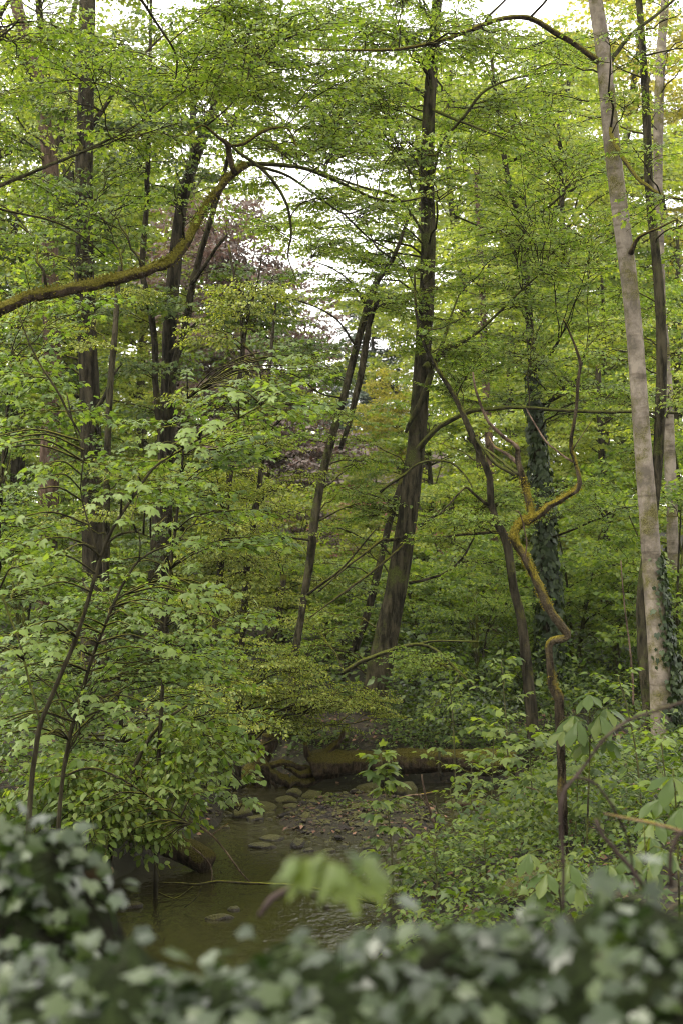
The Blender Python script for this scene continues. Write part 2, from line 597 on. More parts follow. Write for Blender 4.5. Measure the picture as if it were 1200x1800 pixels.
def water_mat():
    m, nt = new_mat('stream_water')
    N, L = nt.nodes.new, nt.links.new
    tc = N('ShaderNodeTexCoord')
    mp = N('ShaderNodeMapping')
    mp.inputs['Scale'].default_value = (1, 0.55, 1)
    L(tc.outputs['Object'], mp.inputs['Vector'])
    n1 = N('ShaderNodeTexNoise')
    n1.inputs['Scale'].default_value = 13
    n1.inputs['Detail'].default_value = 3
    L(mp.outputs[0], n1.inputs['Vector'])
    at_ = N('ShaderNodeAttribute')
    at_.attribute_name = 'tint'
    bp = N('ShaderNodeBump')
    bp.inputs['Distance'].default_value = 0.08
    mr = N('ShaderNodeMapRange')
    mr.inputs['To Min'].default_value = 0.16
    mr.inputs['To Max'].default_value = 1.0
    L(at_.outputs['Fac'], mr.inputs[0])
    L(mr.outputs[0], bp.inputs['Strength'])
    L(n1.outputs[0], bp.inputs['Height'])
    gl = N('ShaderNodeBsdfGlossy')
    gl.inputs['Roughness'].default_value = 0.04
    gl.inputs['Color'].default_value = (0.95, 0.95, 0.95, 1)
    L(bp.outputs[0], gl.inputs['Normal'])
    df = N('ShaderNodeBsdfDiffuse')
    df.inputs['Color'].default_value = (0.026, 0.024, 0.008, 1)
    tr = N('ShaderNodeBsdfTransparent')
    tr.inputs['Color'].default_value = (0.45, 0.38, 0.2, 1)
    m1 = N('ShaderNodeMixShader')
    m1.inputs[0].default_value = 0.4
    L(df.outputs[0], m1.inputs[1])
    L(tr.outputs[0], m1.inputs[2])
    fr = N('ShaderNodeFresnel')
    fr.inputs['IOR'].default_value = 1.6
    L(bp.outputs[0], fr.inputs['Normal'])
    m2 = N('ShaderNodeMixShader')
    L(fr.outputs[0], m2.inputs[0])
    L(m1.outputs[0], m2.inputs[1])
    L(gl.outputs[0], m2.inputs[2])
    o = N('ShaderNodeOutputMaterial')
    L(m2.outputs[0], o.inputs[0])
    return m


wx = np.linspace(-6, 7, 150)
wy = np.linspace(3.6, 24, 200)
X, Yg = np.meshgrid(wx, wy)
# swift shallow water right of a line, calm pool on the left
run = np.clip(((X + 0.35) - (Yg - 13.2) * -0.42) / 0.8, 0, 1) * np.clip((18.4 - Yg) / 1.0, 0.0, 1)
run = np.maximum(run, np.clip((Yg - 17.6) / 0.6, 0, 1) * 0.8)
Z = 0.004 * run * (np.sin(X * 23 + 3 * np.sin(Yg * 7)) + np.sin(Yg * 19 + X * 11)) + 0.0
V = np.stack([X, Yg, Z], -1).reshape(-1, 3)
nx = len(wx)
i = (np.arange(len(wy) - 1)[:, None] * nx + np.arange(nx - 1)[None, :]).ravel()
Fq = np.concatenate([np.stack([i, i + 1, i + nx + 1], -1), np.stack([i, i + nx + 1, i + nx], -1)])
mb = MB()
mb.add(V, Fq, run.ravel())
w = mb.build('stream_water', water_mat())
w['kind'] = 'structure'


# ------------------------------------------------------------------ the damp air
def haze_box():
    m, nt = new_mat('damp_air')
    v = nt.nodes.new('ShaderNodeVolumePrincipled')
    v.inputs['Color'].default_value = (0.90, 0.90, 0.84, 1)
    v.inputs['Density'].default_value = 0.00022
    v.inputs['Anisotropy'].default_value = 0.2
    o = nt.nodes.new('ShaderNodeOutputMaterial')
    nt.links.new(v.outputs[0], o.inputs['Volume'])
    c = np.array([[x, y, z] for x in (-215, 215) for y in (-66, 336) for z in (-2.0, 33.0)], float)
    mb = MB()
    mb.add(c, [[0, 1, 3], [0, 3, 2], [4, 6, 7], [4, 7, 5], [0, 4, 5], [0, 5, 1], [2, 3, 7], [2, 7, 6], [0, 2, 6], [0, 6, 4], [1, 5, 7], [1, 7, 3]])
    h = mb.build('haze', m, None, smooth=False)
    h['kind'] = 'stuff'


haze_box()


# ------------------------------------------------------------------ leaves and sprays
def fan(outline, center, droop=0.2, fold=0.1):
    P = np.array([center] + list(outline), float)
    z = -droop * P[:, 0] ** 2 + fold * np.abs(P[:, 1])
    V = np.column_stack([P, z])
    n = len(outline)
    return V, np.array([[0, 1 + k, 1 + (k + 1) % n] for k in range(n)])


def lobed(lobes, base=(0.1, 0.0), droop=0.25, fold=-0.12):
    pts = []
    for ang, r in lobes:
        a = math.radians(ang)
        pts.append((base[0] + r * math.cos(a), r * math.sin(a)))
    return fan(pts, (base[0] + 0.16, 0), droop, fold)


SYC = lobed([(-165, .16), (-118, .42), (-92, .42), (-72, .60), (-52, .68), (-30, .46), (-12, .70), (0, .92), (12, .70), (30, .46), (52, .70), (72, .60), (92, .42), (118, .42), (165, .16)], droop=.42, fold=-.28)
MAPLE3 = lobed([(180, .10), (-70, .56), (-26, .48), (0, .90), (26, .48), (70, .56)], droop=.38, fold=-.25)
OVAL8 = fan([(0, 0), (.18, -.26), (.48, -.33), (.78, -.2), (1, 0), (.78, .2), (.48, .33), (.18, .26)], (.45, 0), 0.16, 0.16)
OVAL4 = (np.array([[0, 0, 0], [.5, 0, -.03], [1, 0, -.15], [.42, .33, .06], [.42, -.33, .06]]), np.array([[0, 4, 1], [4, 2, 1], [1, 2, 3], [0, 1, 3]]))
RHOMB = (np.array([[0, 0, 0], [.5, -.36, .04], [1, 0, -.12], [.5, .36, .04]]), np.array([[0, 1, 2], [0, 2, 3]]))
IVY = lobed([(175, .06), (-150, .30), (-110, .42), (-84, .36), (-54, .58), (-28, .46), (0, .88), (28, .46), (54, .58), (84, .36), (110, .42), (150, .30)], base=(0.12, 0), droop=0.12, fold=-0.10)


def frame(d, up, roll):
    """rotation matrices with x along d, z near up, rolled about x"""
    x = nrm(d)
    y = nrm(np.cross(up, x))
    z = np.cross(x, y)
    c, s = np.cos(roll)[..., None], np.sin(roll)[..., None]
    return np.stack([x, y * c + z * s, z * c - y * s], -1)      # columns


def put(mb, tpl, pos, R, sc, tint, mat=0):
    V, Fa = tpl
    n = len(pos)
    A = np.einsum('nij,vj->nvi', R, V) * np.asarray(sc).reshape(n, 1, 1) + pos[:, None, :]
    k = len(V)
    f = Fa[None] + (np.arange(n) * k)[:, None, None]
    mb.add(A.reshape(-1, 3), f.reshape(-1, 3), np.repeat(tint, k), mat)


def make_spray(r, L, nside, per, leaf, ll, droop=0.25, tilt=0.35, hang=0.3, width=0.5, tw=1):
    """one flat leafy twig along +x; returns verts, faces, tint, mat"""
    mb = MB()
    P, D = [], []
    twl = []
    n = 4 if tw else 3
    t = np.linspace(0, 1, n)
    main = np.column_stack([t * L, 0.04 * L * np.sin(t * 5 + r.uniform(0, 6)), -droop * L * t ** 2 + 0.03 * L * r.normal(0, 1, n)])
    twl.append((main, 0.0045 * (1 + L)))
    for k in range(nside):
        u = 0.12 + 0.84 * (k + r.uniform(-.3, .3)) / nside
        u = min(max(u, 0.05), 0.98)
        b = np.array([np.interp(u, t, main[:, q]) for q in range(3)])
        sgn = 1 if k % 2 else -1
        ang = sgn * math.radians(r.uniform(35, 65))
        l2 = L * width * (1.05 - 0.7 * u) * r.uniform(.7, 1.2)
        d = np.array([math.cos(ang), math.sin(ang), r.uniform(-.3, .12)])
        e = b + d * l2
        if tw:
            twl.append((np.array([b, e]), 0.003))
        for q in range(per):
            v = (q + r.uniform(.2, 1)) / per
            s2 = 1 if (q + k) % 2 else -1
            P.append(b + d * l2 * v + [0, 0, .04 * l2 * math.sin(v * 3)])
            a2 = ang + s2 * math.radians(r.uniform(25, 70)) * (0.25 if q == per - 1 else 1)
            D.append([math.cos(a2), math.sin(a2), -hang * r.uniform(0, 1.7)])
    for q in range(max(2, per // 2)):
        v = r.uniform(.3, 1)
        P.append([np.interp(v, t, main[:, c]) for c in range(3)])
        a2 = r.choice([-1, 1]) * r.uniform(.3, 1.1)
        D.append([math.cos(a2), math.sin(a2), -hang * r.uniform(0, 1.7)])
    P, D = np.array(P), np.array(D)
    k = len(P)
    R = frame(D, np.array([0, 0, 1.0]) + r.normal(0, tilt, (k, 3)), r.normal(0, tilt, k))
    put(mb, leaf, P, R, ll * r.uniform(.65, 1.25, k), r.uniform(0, 1, k), 0)
    for pts, rad in twl:
        tube(mb, pts, np.linspace(rad, rad * .4, len(pts)), 3, mat=1, cap=False)
    return np.concatenate(mb.v), np.concatenate(mb.f), np.concatenate(mb.t), np.concatenate(mb.m)


def sprays(kind, n=5):
    r = np.random.default_rng(hash(kind) % 1000 if False else sum(map(ord, kind)))
    kw = {
        'maple': dict(L=.74, nside=7, per=4, leaf=MAPLE3, ll=0.066, droop=.16, tilt=.30, hang=.35),
        'maple_dark': dict(L=.72, nside=7, per=3, leaf=MAPLE3, ll=0.084, droop=.2, tilt=.3, hang=.5),
        'sycamore': dict(L=.60, nside=6, per=3, leaf=SYC, ll=0.062, droop=.16, tilt=.25, hang=.30),
        'beech': dict(L=.55, nside=9, per=4, leaf=OVAL4, ll=0.054, droop=.25, tilt=.5, hang=.8),
        'lime': dict(L=.55, nside=6, per=4, leaf=OVAL8, ll=0.078, droop=.55, tilt=.35, hang=1.1),
        'back': dict(L=.95, nside=8, per=4, leaf=RHOMB, tw=0, ll=0.112, droop=.15, tilt=.45, hang=.5),
        'conifer': dict(L=1.5, nside=10, per=5, leaf=RHOMB, tw=0, ll=.24, droop=.4, tilt=.3, hang=.3),
    }[kind]
    return [make_spray(r, **kw) for _ in range(n)]


SPR = {k: sprays(k) for k in ('maple', 'maple_dark', 'sycamore', 'beech', 'lime', 'back', 'conifer')}


DENS = {'maple': .52, 'maple_dark': .5, 'sycamore': .55, 'beech': .5, 'lime': .7, 'back': .56, 'conifer': 1}


class Crown:
    """collects where sprays go, then turns them into one mesh with twigs"""

    def __init__(self, kind, seed):
        self.kind, self.r = kind, np.random.default_rng(seed)
        self.pos, self.dir, self.sc = [], [], []
        self.br = MB()

    def spray(self, p, d, s):
        self.pos.append(p)
        self.dir.append(d)
        self.sc.append(s)

    def branch(self, p, c, r0, nspray, sc=1.0, sub=2, arch=0.14, sides=5):
        r = self.r
        L = np.linalg.norm(c - p)
        n = 8
        t = np.linspace(0, 1, n)[:, None]
        ctrl = (p + c) / 2 + np.array([0, 0, arch * L]) + r.normal(0, .07 * L, 3)
        Q = (1 - t) ** 2 * p + 2 * t * (1 - t) * ctrl + t ** 2 * c
        Q[1:-1] += r.normal(0, .018 * L, (n - 2, 3))
        tube(self.br, Q, np.linspace(r0, max(.0035, r0 * .2), n), sides, mat=1, cap=False)
        for k in range(nspray):
            v = 0.3 + 0.7 * (k + r.uniform(0, 1)) / nspray
            self._spray_at(Q, v, sc)
        self._spray_at(Q, 1.0, sc)
        for k in range(sub):
            v = r.uniform(.35, .9)
            b = np.array([np.interp(v, t[:, 0], Q[:, q]) for q in range(3)])
            T = nrm(Q[-1] - Q[0])
            a = r.choice([-1, 1]) * r.uniform(.5, 1.2)
            d = np.array([T[0] * math.cos(a) - T[1] * math.sin(a), T[0] * math.sin(a) + T[1] * math.cos(a), T[2] * .5 + r.uniform(-.1, .25)])
            l2 = L * r.uniform(.25, .5) * (1.1 - v * .5)
            e = b + d * l2
            q2 = np.array([b, (b + e) / 2 + [0, 0, .07 * l2], e])
            tube(self.br, q2, np.array([r0 * .5, r0 * .3, .003]), 4, mat=1, cap=False)
            m = max(1, int(nspray * .5))
            for k2 in range(m):
                self._spray_at(q2, r.uniform(.3, 1), sc)
            self._spray_at(q2, 1.0, sc)

    def _spray_at(self, Q, v, sc):
        r = self.r
        n = len(Q)
        t = np.linspace(0, 1, n)
        b = np.array([np.interp(v, t, Q[:, q]) for q in range(3)])
        i = min(int(v * (n - 1)), n - 2)
        T = nrm(Q[i + 1] - Q[i])
        a = 0.0 if v == 1.0 else r.choice([-1, 1]) * r.uniform(.4, 1.3)
        a += r.normal(0, .15)
        d = np.array([T[0] * math.cos(a) - T[1] * math.sin(a), T[0] * math.sin(a) + T[1] * math.cos(a), T[2] * .45 + r.uniform(-.12, .22)])
        self.spray(b, d, sc * r.uniform(.75, 1.2))

    def fill(self, skel, ell, n, nspray=4, sc=1.0, sub=2, shell=0.0, arch=.14, rmax=.05):
        """branches from the skeleton points to n places inside an ellipsoid"""
        r = self.r
        (c0, rad) = ell
        n = max(2, round(n * DENS[self.kind]))
        u = nrm(r.normal(0, 1, (n, 3))) * (r.uniform(shell, 1, n) ** (1 / 3))[:, None]
        C = np.asarray(c0) + u * np.asarray(rad)
        for c in C:
            pick = skel[r.random(len(skel)) < 0.5]
            if len(pick) == 0:
                pick = skel
            d = pick[:, :3] - c
            hd = np.hypot(d[:, 0], d[:, 1])
            cost = np.linalg.norm(d, axis=1) + 2.0 * np.maximum(0, pick[:, 2] - (c[2] - 0.15 * hd))
            b = pick[np.argmin(cost)]
            L = np.linalg.norm(c - b[:3])
            self.branch(b[:3], c, min(b[3] * .6, .006 + .007 * L, rmax), nspray, sc, sub, arch)

    def build(self, name, leafmat, twigmat, parent):
        mb = MB()
        if self.pos:
            P, D, Sc = np.array(self.pos), np.array(self.dir), np.array(self.sc)
            n = len(P)
            var = self.r.integers(0, len(SPR[self.kind]), n)
            sp = self.r.uniform(-.18, .18, n)
            R = frame(D, np.array([0, 0, 1.0]) + self.r.normal(0, .16, (n, 3)), self.r.normal(0, .16, n))
            for k, (V, Fa, T, M) in enumerate(SPR[self.kind]):
                s = var == k
                m = int(s.sum())
                if not m:
                    continue
                A = np.einsum('nij,vj->nvi', R[s], V) * Sc[s][:, None, None] + P[s][:, None, :]
                f = Fa[None] + (np.arange(m) * len(V))[:, None, None]
                mb.add(A.reshape(-1, 3), f.reshape(-1, 3), (T[None] + sp[s][:, None]).ravel(), np.tile(M, m))
        if self.br.v:
            mb.add(np.concatenate(self.br.v), np.concatenate(self.br.f), None, np.concatenate(self.br.m))
        global N_TRI
        N_TRI += mb.tris()
        o = mb.build(name, [leafmat, twigmat], parent)
        o['kind'] = 'stuff'
        return o


N_TRI = 0


def px_path(pts, Y, dy=0.0, seed=0):
    """pixel polyline (x, y, width in px) at Y metres; dy lets it lean in depth"""
    P, R = [], []
    n = len(pts)
    for k, (x, y, w) in enumerate(pts):
        yy = Y + dy * k / max(1, n - 1)
        P.append(at(x, y, yy))
        R.append(w / 2 / F * yy)
    return np.array(P), np.array(R)


def to_ground(P, R, flare=1.35):
    """carry the lower end of a trunk (last point) down into the soil"""
    p = P[-1].copy()
    g = float(ground_h(p[0], p[1]))
    d = P[-1] - P[-2]
    if p[2] > g:
        k = (p[2] - g) / max(.05, -d[2]) if d[2] < 0 else 0
        k = min(k, 3)
        q = np.array([p[0] + d[0] * k * .5, p[1] + d[1] * k * .5, 0])
        q[2] = float(ground_h(q[0], q[1])) - .12
        P = np.vstack([P, q])
        R = np.append(R, R[-1] * flare)
    return P, R


TREES = {}
WS = {'beech_tree': .72, 'leaning_maple': .70, 'curved_tree': .58, 'chestnut_tree': .80, 'twin_stemmed_tree': .62, 'leaning_tree': .66, 'dead_snag': .74,
      'sycamore_sapling': .56, 'maple_sapling': .75, 'lime_shrub': .75, 'companion_tree': .8, 'oak_tree': .78, 'ivy_clad_tree': .85, 'slim_tree': .85,
      'straight_tree': .85, 'young_beech': .85, 'young_hornbeam': .85}


def tree(name, label, cat, trunk, Y, bark, limbs=(), dy=0.0, sides=12, rough=0.05, group=None, root=True, moss=None, fine=(.14, .10, 8, .07)):
    P, R = px_path(trunk, Y, dy)
    ws = WS.get(name, 1)
    R = R * ws
    if root:
        P, R = to_ground(P, R)
    Ps, Rs = smooth_path(P, R, fine[0])
    base = P[-1] if root else P[-1]
    t = thing(name, label, cat, base, group)
    mb = MB()
    tn = None
    if moss is not None:                           # more or less moss along the stem
        pr = np.interp(np.linspace(0, 1, len(Ps)), np.linspace(0, 1, len(moss)), moss)
        tn = np.append(np.repeat(pr, sides), [.5, .5])
    tube(mb, Ps, Rs, sides, rough=rough, tint=tn, seed=int(trunk[0][0]))
    mb.build('trunk', BM[bark], t)
    sk = [np.column_stack([Ps, Rs])]
    for li in limbs:
        pts, bk = li[0], li[1]
        d2 = li[2] if len(li) > 2 else 0.0
        y0 = li[3] if len(li) > 3 else Y
        LP, LR = px_path(pts, y0, d2)
        a, b = smooth_path(LP, LR * ws, fine[1])
        jit = np.random.default_rng(len(a)).normal(0, 1, a.shape) * b[:, None] * .10
        a = a + jit
        mb = MB()
        tube(mb, a, b, fine[2], rough=fine[3], seed=len(a))
        mb.build('limb', BM[bk], t)
        sk.append(np.column_stack([a, b]))
    return t, np.concatenate(sk)


def moss_tufts(t, P, R, n, seed, mat, lo=0.0, hi=1.0, up=.6, sz=.016):
    """raised tufts of moss on the upper side of a stem"""
    r = np.random.default_rng(seed)
    m = len(P)
    k = ((lo + (hi - lo) * r.uniform(0, 1, n)) * (m - 1.01)).astype(int)
    T = nrm(np.gradient(P, axis=0))[k]
    d = r.normal(0, 1, (n, 3)) + np.array([0, 0, up * 2])
    d = nrm(d - T * (d * T).sum(1, keepdims=True))
    lump = np.sin(k * .9) + np.sin(k * .37 + 1) + r.normal(0, .6, n)
    s = lump > -.4
    pos = P[k] + d * (R[k] * 1.0 + r.uniform(-.003, .010, n))[:, None]
    q = r.normal(0, 1, (n, 3)) + d * 1.2 + np.array([0, 0, -.5])
    mb = MB()
    put(mb, OVAL4, pos[s], frame(q[s], d[s], r.normal(0, 1, n)[s]), sz * r.uniform(.5, 1.5, int(s.sum())), r.uniform(0, 1, int(s.sum())))
    o = mb.build('moss', LM[mat], t)
    o['kind'] = 'stuff'


def ell(px, py, Y, rx, ry, rz):
    return at(px, py, Y), (rx, ry, rz)


# ------------------------------------------------------------------ the trees one can tell apart
# leaning tree from the left edge with the long mossy limb
t, sk = tree('leaning_tree', 'mossy arching limb of a tree leaning in from the left edge', 'tree',
             [(-60, 575, 38), (-190, 680, 52), (-290, 860, 70), (-330, 1150, 84), (-335, 1420, 92)], 11.0, 'mossy',
             limbs=[([(-60, 575, 38), (0, 545, 35), (55, 522, 33), (110, 511, 33), (165, 500, 32), (220, 487, 30), (275, 470, 28), (305, 455, 26), (330, 420, 24), (350, 385, 23), (375, 345, 21), (402, 312, 20), (435, 288, 18)], 'mossy', .5),
                    ([(435, 288, 13), (480, 289, 11), (540, 297, 10), (600, 322, 9), (660, 349, 7), (720, 352, 5), (780, 330, 3)], 'green', 1.0, 11.5),
                    ([(412, 305, 15), (403, 270, 15), (402, 255, 17), (385, 242, 9), (362, 222, 6), (345, 226, 5), (300, 262, 3)], 'mossy', -.4, 11.45),
                    ([(402, 258, 9), (430, 252, 9), (448, 240, 8), (465, 229, 8), (490, 224, 6), (508, 228, 5), (520, 258, 5), (521, 292, 3)], 'mossy', .2, 11.45),
                    ([(410, 258, 9), (430, 275, 10), (452, 290, 9), (478, 315, 9), (500, 350, 8), (510, 385, 7), (511, 420, 6), (506, 450, 4), (520, 492, 2)], 'green', .3, 11.45),
                    ([(452, 292, 9), (500, 306, 7), (545, 335, 6), (590, 368, 5), (612, 376, 5), (650, 362, 3), (690, 350, 2)], 'green', .8, 11.5),
                    ([(600, 372, 5), (650, 420, 4), (700, 452, 3), (735, 520, 2)], 'twig', .4, 12.3),
                    ([(362, 222, 5), (400, 190, 4), (432, 150, 4), (442, 110, 2)], 'twig', .4, 11.2),
                    ([(-60, 352, 12), (0, 327, 11), (75, 295, 9), (150, 265, 8), (225, 228, 6), (270, 200, 5), (330, 158, 3), (400, 126, 2)], 'grey', .6, 10.4),
                    ([(-60, 575, 24), (-90, 450, 18), (-60, 352, 12)], 'grey', -.6, 11.0),
                    ([(-90, 200, 14), (60, -60, 10), (180, -60, 9), (240, -10, 8), (275, 40, 7), (305, 85, 6), (312, 110, 5), (309, 140, 3)], 'twig', .8, 10.2),
                    ([(-90, 450, 18), (-110, 320, 16), (-90, 200, 14)], 'twig', 0, 10.4),
                    ([(-60, 352, 7), (20, 372, 6), (90, 388, 5), (140, 412, 4), (185, 450, 3)], 'twig', .5, 10.4)],
             rough=.08, fine=(.06, .05, 14, .085))
TREES['leaning'] = (t, sk)
LP, LR = px_path([(-60, 575, 38), (0, 545, 35), (55, 522, 33), (110, 511, 33), (165, 500, 32), (220, 487, 30), (275, 470, 28), (305, 455, 26), (330, 420, 24), (350, 385, 23), (375, 345, 21), (402, 312, 20), (435, 288, 18)], 11.0, .5)
LP, LR = smooth_path(LP, LR * .66, .03)
moss_tufts(t, LP, LR, 5200, 3, 'moss_olive', 0, 1, .5, .015)
cr = Crown('maple', 1)
cr.fill(sk, ell(170, 110, 11, 1.05, 1.3, .75), 36, 3, .56, 3)
cr.fill(sk, ell(470, 90, 11.5, .9, 1.2, .62), 32, 3, .54, 3)
cr.fill(sk, ell(430, -10, 11.5, .9, .9, .3), 22, 3, .54, 3)
cr.fill(sk, ell(580, 300, 12, .62, 1.0, .62), 26, 3, .54, 3)
cr.fill(sk, ell(520, 200, 12, .55, .8, .4), 14, 3, .54, 3)
cr.fill(sk, ell(80, 330, 11, .7, 1.2, .6), 16, 3, .56, 3)
cr.fill(sk, ell(330, 320, 11, .7, 1.0, .5), 6, 3, .54, 2)
cr.fill(sk, ell(350, -480, 11, 2.2, 2.5, .9), 22, 3, 1.0, 2)  # unseen foliage above the frame, added to shade the stream and near bank
cr.build('crown', LM['maple'], BM['twig'], t)

# the tall pale beech on the right
t, sk = tree('beech_tree', 'tall pale grey beech trunk on the right with smooth moss-stained bark', 'tree',
             [(1030, -80, 30), (1042, -20, 33), (1055, 60, 36), (1066, 160, 39), (1075, 260, 40), (1087, 360, 41), (1102, 470, 41), (1112, 560, 41), (1120, 660, 41), (1127, 760, 42), (1135, 860, 44), (1143, 960, 46), (1150, 1060, 48), (1157, 1160, 51), (1163, 1290, 56)], 17.0, 'beech',
             limbs=[([(1055, 112, 18), (1030, 92, 14), (1000, 72, 14), (960, 48, 13), (930, 32, 13), (885, 32, 12), (850, 42, 12), (810, 59, 11), (760, 75, 9), (700, 86, 8), (640, 88, 7), (560, 87, 5), (470, 80, 3)], 'mossy', -.8),
                    ([(1072, 225, 10), (1078, 250, 12), (1100, 286, 11), (1118, 312, 10), (1135, 325, 9), (1160, 342, 7), (1200, 350, 6), (1260, 352, 4)], 'mossy', -1.0, 16.9),
                    ([(1108, 445, 14), (1116, 425, 10), (1130, 412, 8), (1155, 402, 6), (1190, 385, 4)], 'mossy', -.4, 16.9),
                    ([(1062, 120, 12), (1110, 60, 9), (1160, 20, 7), (1230, -40, 5)], 'grey', .8, 17.0)],
             sides=18, rough=.018)
cr = Crown('maple', 2)
cr.fill(sk, ell(1000, 60, 16.5, 1.3, 1.5, .8), 14, 3, .7, 3)
cr.fill(sk, ell(1150, 260, 16.5, .8, 1.5, .8), 5, 3, .7, 2)
cr.fill(sk, ell(800, 60, 16.5, 1.2, 1.2, .55), 18, 3, .68, 3)
top_ = sk[sk[:, 2] > at(0, -50, 17)[2]]
cr.fill(top_, ell(1050, -520, 13.5, 2.6, 3.0, 1.1), 34, 3, 1.05, 2)  # overhead leaves out of view, added to darken the right undergrowth
cr.build('crown', LM['maple'], BM['twig'], t)

mb = MB()
r = np.random.default_rng(15)
n = 1100
v = r.uniform(0, 1, n) ** 1.3
zz = .8 + 2.3 * v
base_p = np.array([np.interp(zz, sk[::-1, 2][np.argsort(sk[::-1, 2])], sk[::-1, q][np.argsort(sk[::-1, 2])]) for q in (0, 1, 3)]).T
a = r.normal(-.15, .65, n)
rad = base_p[:, 2] + r.uniform(.0, .22, n) * (1.1 - v)
pos = np.column_stack([base_p[:, 0] + np.cos(a) * rad, base_p[:, 1] + np.sin(a) * rad, zz])
outw = np.column_stack([np.cos(a), np.sin(a), np.full(n, .3)])
d = np.column_stack([r.normal(0, .5, n), r.normal(0, .5, n), np.full(n, -1.0)]) + outw * .3
put(mb, IVY, pos, frame(d, outw, r.normal(0, .4, n)), r.uniform(.045, .09, n), r.uniform(0, 1, n))
iv = mb.build('ivy', LM['ivy_trunk'], t)
iv['kind'] = 'stuff'

t, sk = tree('slim_tree', 'slim grey trunk standing just behind the tall pale beech', 'tree',
             [(1112, -80, 11), (1120, -20, 13), (1128, 80, 15), (1135, 200, 17), (1140, 330, 18), (1150, 430, 19), (1158, 520, 21), (1162, 620, 22), (1160, 720, 22), (1152, 850, 22), (1138, 960, 22), (1127, 1050, 23), (1130, 1150, 25), (1138, 1235, 27)], 18.6, 'grey', sides=12)
cr = Crown('maple', 3)
cr.fill(sk, ell(1120, 80, 19, 1.0, 1.8, 1.0), 8, 3, .8, 2)
cr.fill(sk, ell(1160, 470, 18.5, .8, 1.5, 1.0), 9, 3, .8, 2)
cr.fill(sk, ell(1120, 760, 18.9, 1.1, 1.2, 1.2), 10, 3, .8, 2)
cr.build('crown', LM['maple'], BM['twig'], t)

t, sk = tree('straight_tree', 'straight grey-brown trunk at the top right edge, farther off than the slim one', 'tree',
             [(1172, -80, 16), (1168, 0, 18), (1160, 100, 20), (1157, 200, 20), (1156, 330, 19), (1160, 500, 20), (1172, 700, 22), (1180, 900, 24), (1188, 1180, 28)], 26.0, 'beech', sides=10)
cr = Crown('maple', 4)
cr.fill(sk, ell(1120, 150, 26.5, 2.0, 2.5, 2.0), 22, 3, 1.0, 2)
cr.fill(sk, ell(1130, 620, 26.5, 1.8, 2.0, 2.2), 22, 3, 1.0, 2)
cr.build('crown', LM['back'], BM['twig'], t)

# the big leaning tree in the middle
t, sk = tree('leaning_maple', 'thick dark trunk in the middle leaning right behind the fallen log', 'tree',
             [(772, -90, 24), (765, 40, 27), (754, 180, 30), (750, 300, 34), (752, 420, 37), (748, 540, 38), (742, 640, 40), (735, 740, 43), (725, 830, 46), (712, 930, 50), (695, 1040, 54), (678, 1120, 58), (662, 1200, 64), (648, 1270, 78)], 21.0, 'grey',
             limbs=[([(735, 790, 17), (752, 768, 15), (772, 750, 13), (798, 735, 12), (830, 722, 11), (866, 719, 10), (905, 716, 9), (1000, 722, 9), (1060, 724, 9), (1120, 724, 8), (1210, 726, 7)], 'green', -.8, 20.8),
                    ([(668, 865, 8), (686, 850, 7), (705, 838, 7), (735, 815, 6), (765, 809, 6), (792, 813, 6), (812, 830, 5), (826, 850, 5), (835, 872, 4)], 'green', -.6, 20.6),
                    ([(747, 640, 20), (757, 655, 16), (742, 700, 16), (725, 735, 13), (712, 760, 8)], 'green', .3, 20.6),
                    ([(752, 655, 16), (775, 620, 15), (800, 606, 13), (830, 590, 9), (865, 560, 7), (905, 520, 6), (950, 480, 4)], 'green', -.6, 20.8),
                    ([(752, 660, 12), (766, 630, 10), (782, 590, 9), (790, 560, 6), (805, 520, 4)], 'green', .6, 21),
                    ([(715, 945, 8), (680, 950, 8), (672, 948, 8), (640, 972, 7), (600, 1005, 5), (560, 1040, 4)], 'dark', -1.0, 20.9),
                    ([(735, 950, 9), (790, 942, 8), (850, 936, 8), (878, 934, 7)], 'dark', -.5, 20.9),
                    ([(737, 925, 9), (775, 900, 7), (820, 885, 5), (870, 878, 4)], 'dark', -.6, 20.8),
                    ([(712, 955, 8), (690, 975, 7), (640, 1015, 6), (590, 1052, 5), (545, 1085, 3)], 'dark', -1.2, 20.8),
                    ([(718, 1025, 9), (750, 1018, 7), (785, 1005, 6), (812, 980, 6), (832, 945, 4)], 'dark', -.6, 20.8),
                    ([(605, 1182, 12), (630, 1165, 12), (668, 1150, 11), (700, 1139, 10), (730, 1132, 9), (765, 1142, 8), (795, 1170, 7), (820, 1195, 6), (838, 1210, 3)], 'green', -1.0, 20.4),
                    ([(735, 1132, 7), (760, 1127, 6), (800, 1127, 5), (840, 1128, 4)], 'green', -.6, 20),
                    ([(757, 330, 9), (770, 262, 9), (790, 232, 8), (815, 205, 8), (845, 165, 7), (878, 146, 6), (930, 132, 5), (985, 126, 3)], 'green', -1.0, 20.9),
                    ([(752, 420, 8), (700, 350, 7), (640, 330, 6), (560, 300, 5), (470, 250, 3)], 'green', -1.6, 21),
                    ([(752, 190, 8), (800, 210, 7), (840, 225, 7), (890, 245, 4)], 'green', -1.2, 21)],
             rough=.05, sides=16)
TREES['maple'] = (t, sk)
cr = Crown('maple', 5)
cr.fill(sk, ell(740, 110, 21, 2.3, 2.6, 1.7), 58, 4, .85, 2)
cr.fill(sk, ell(670, 380, 20.5, 1.5, 2.2, 1.1), 22, 4, .85, 2)
cr.fill(sk, ell(620, 10, 20.5, 1.8, 1.8, .8), 34, 4, .8, 3)
cr.fill(sk, ell(850, 400, 20, 1.4, 2.2, 1.5), 24, 4, .9, 2)
cr.fill(sk, ell(860, 620, 20.4, 1.3, 1.6, .9), 18, 4, .8, 2)
cr.fill(sk, ell(620, 900, 21.4, .6, .6, 1.1), 15, 4, .7, 2)
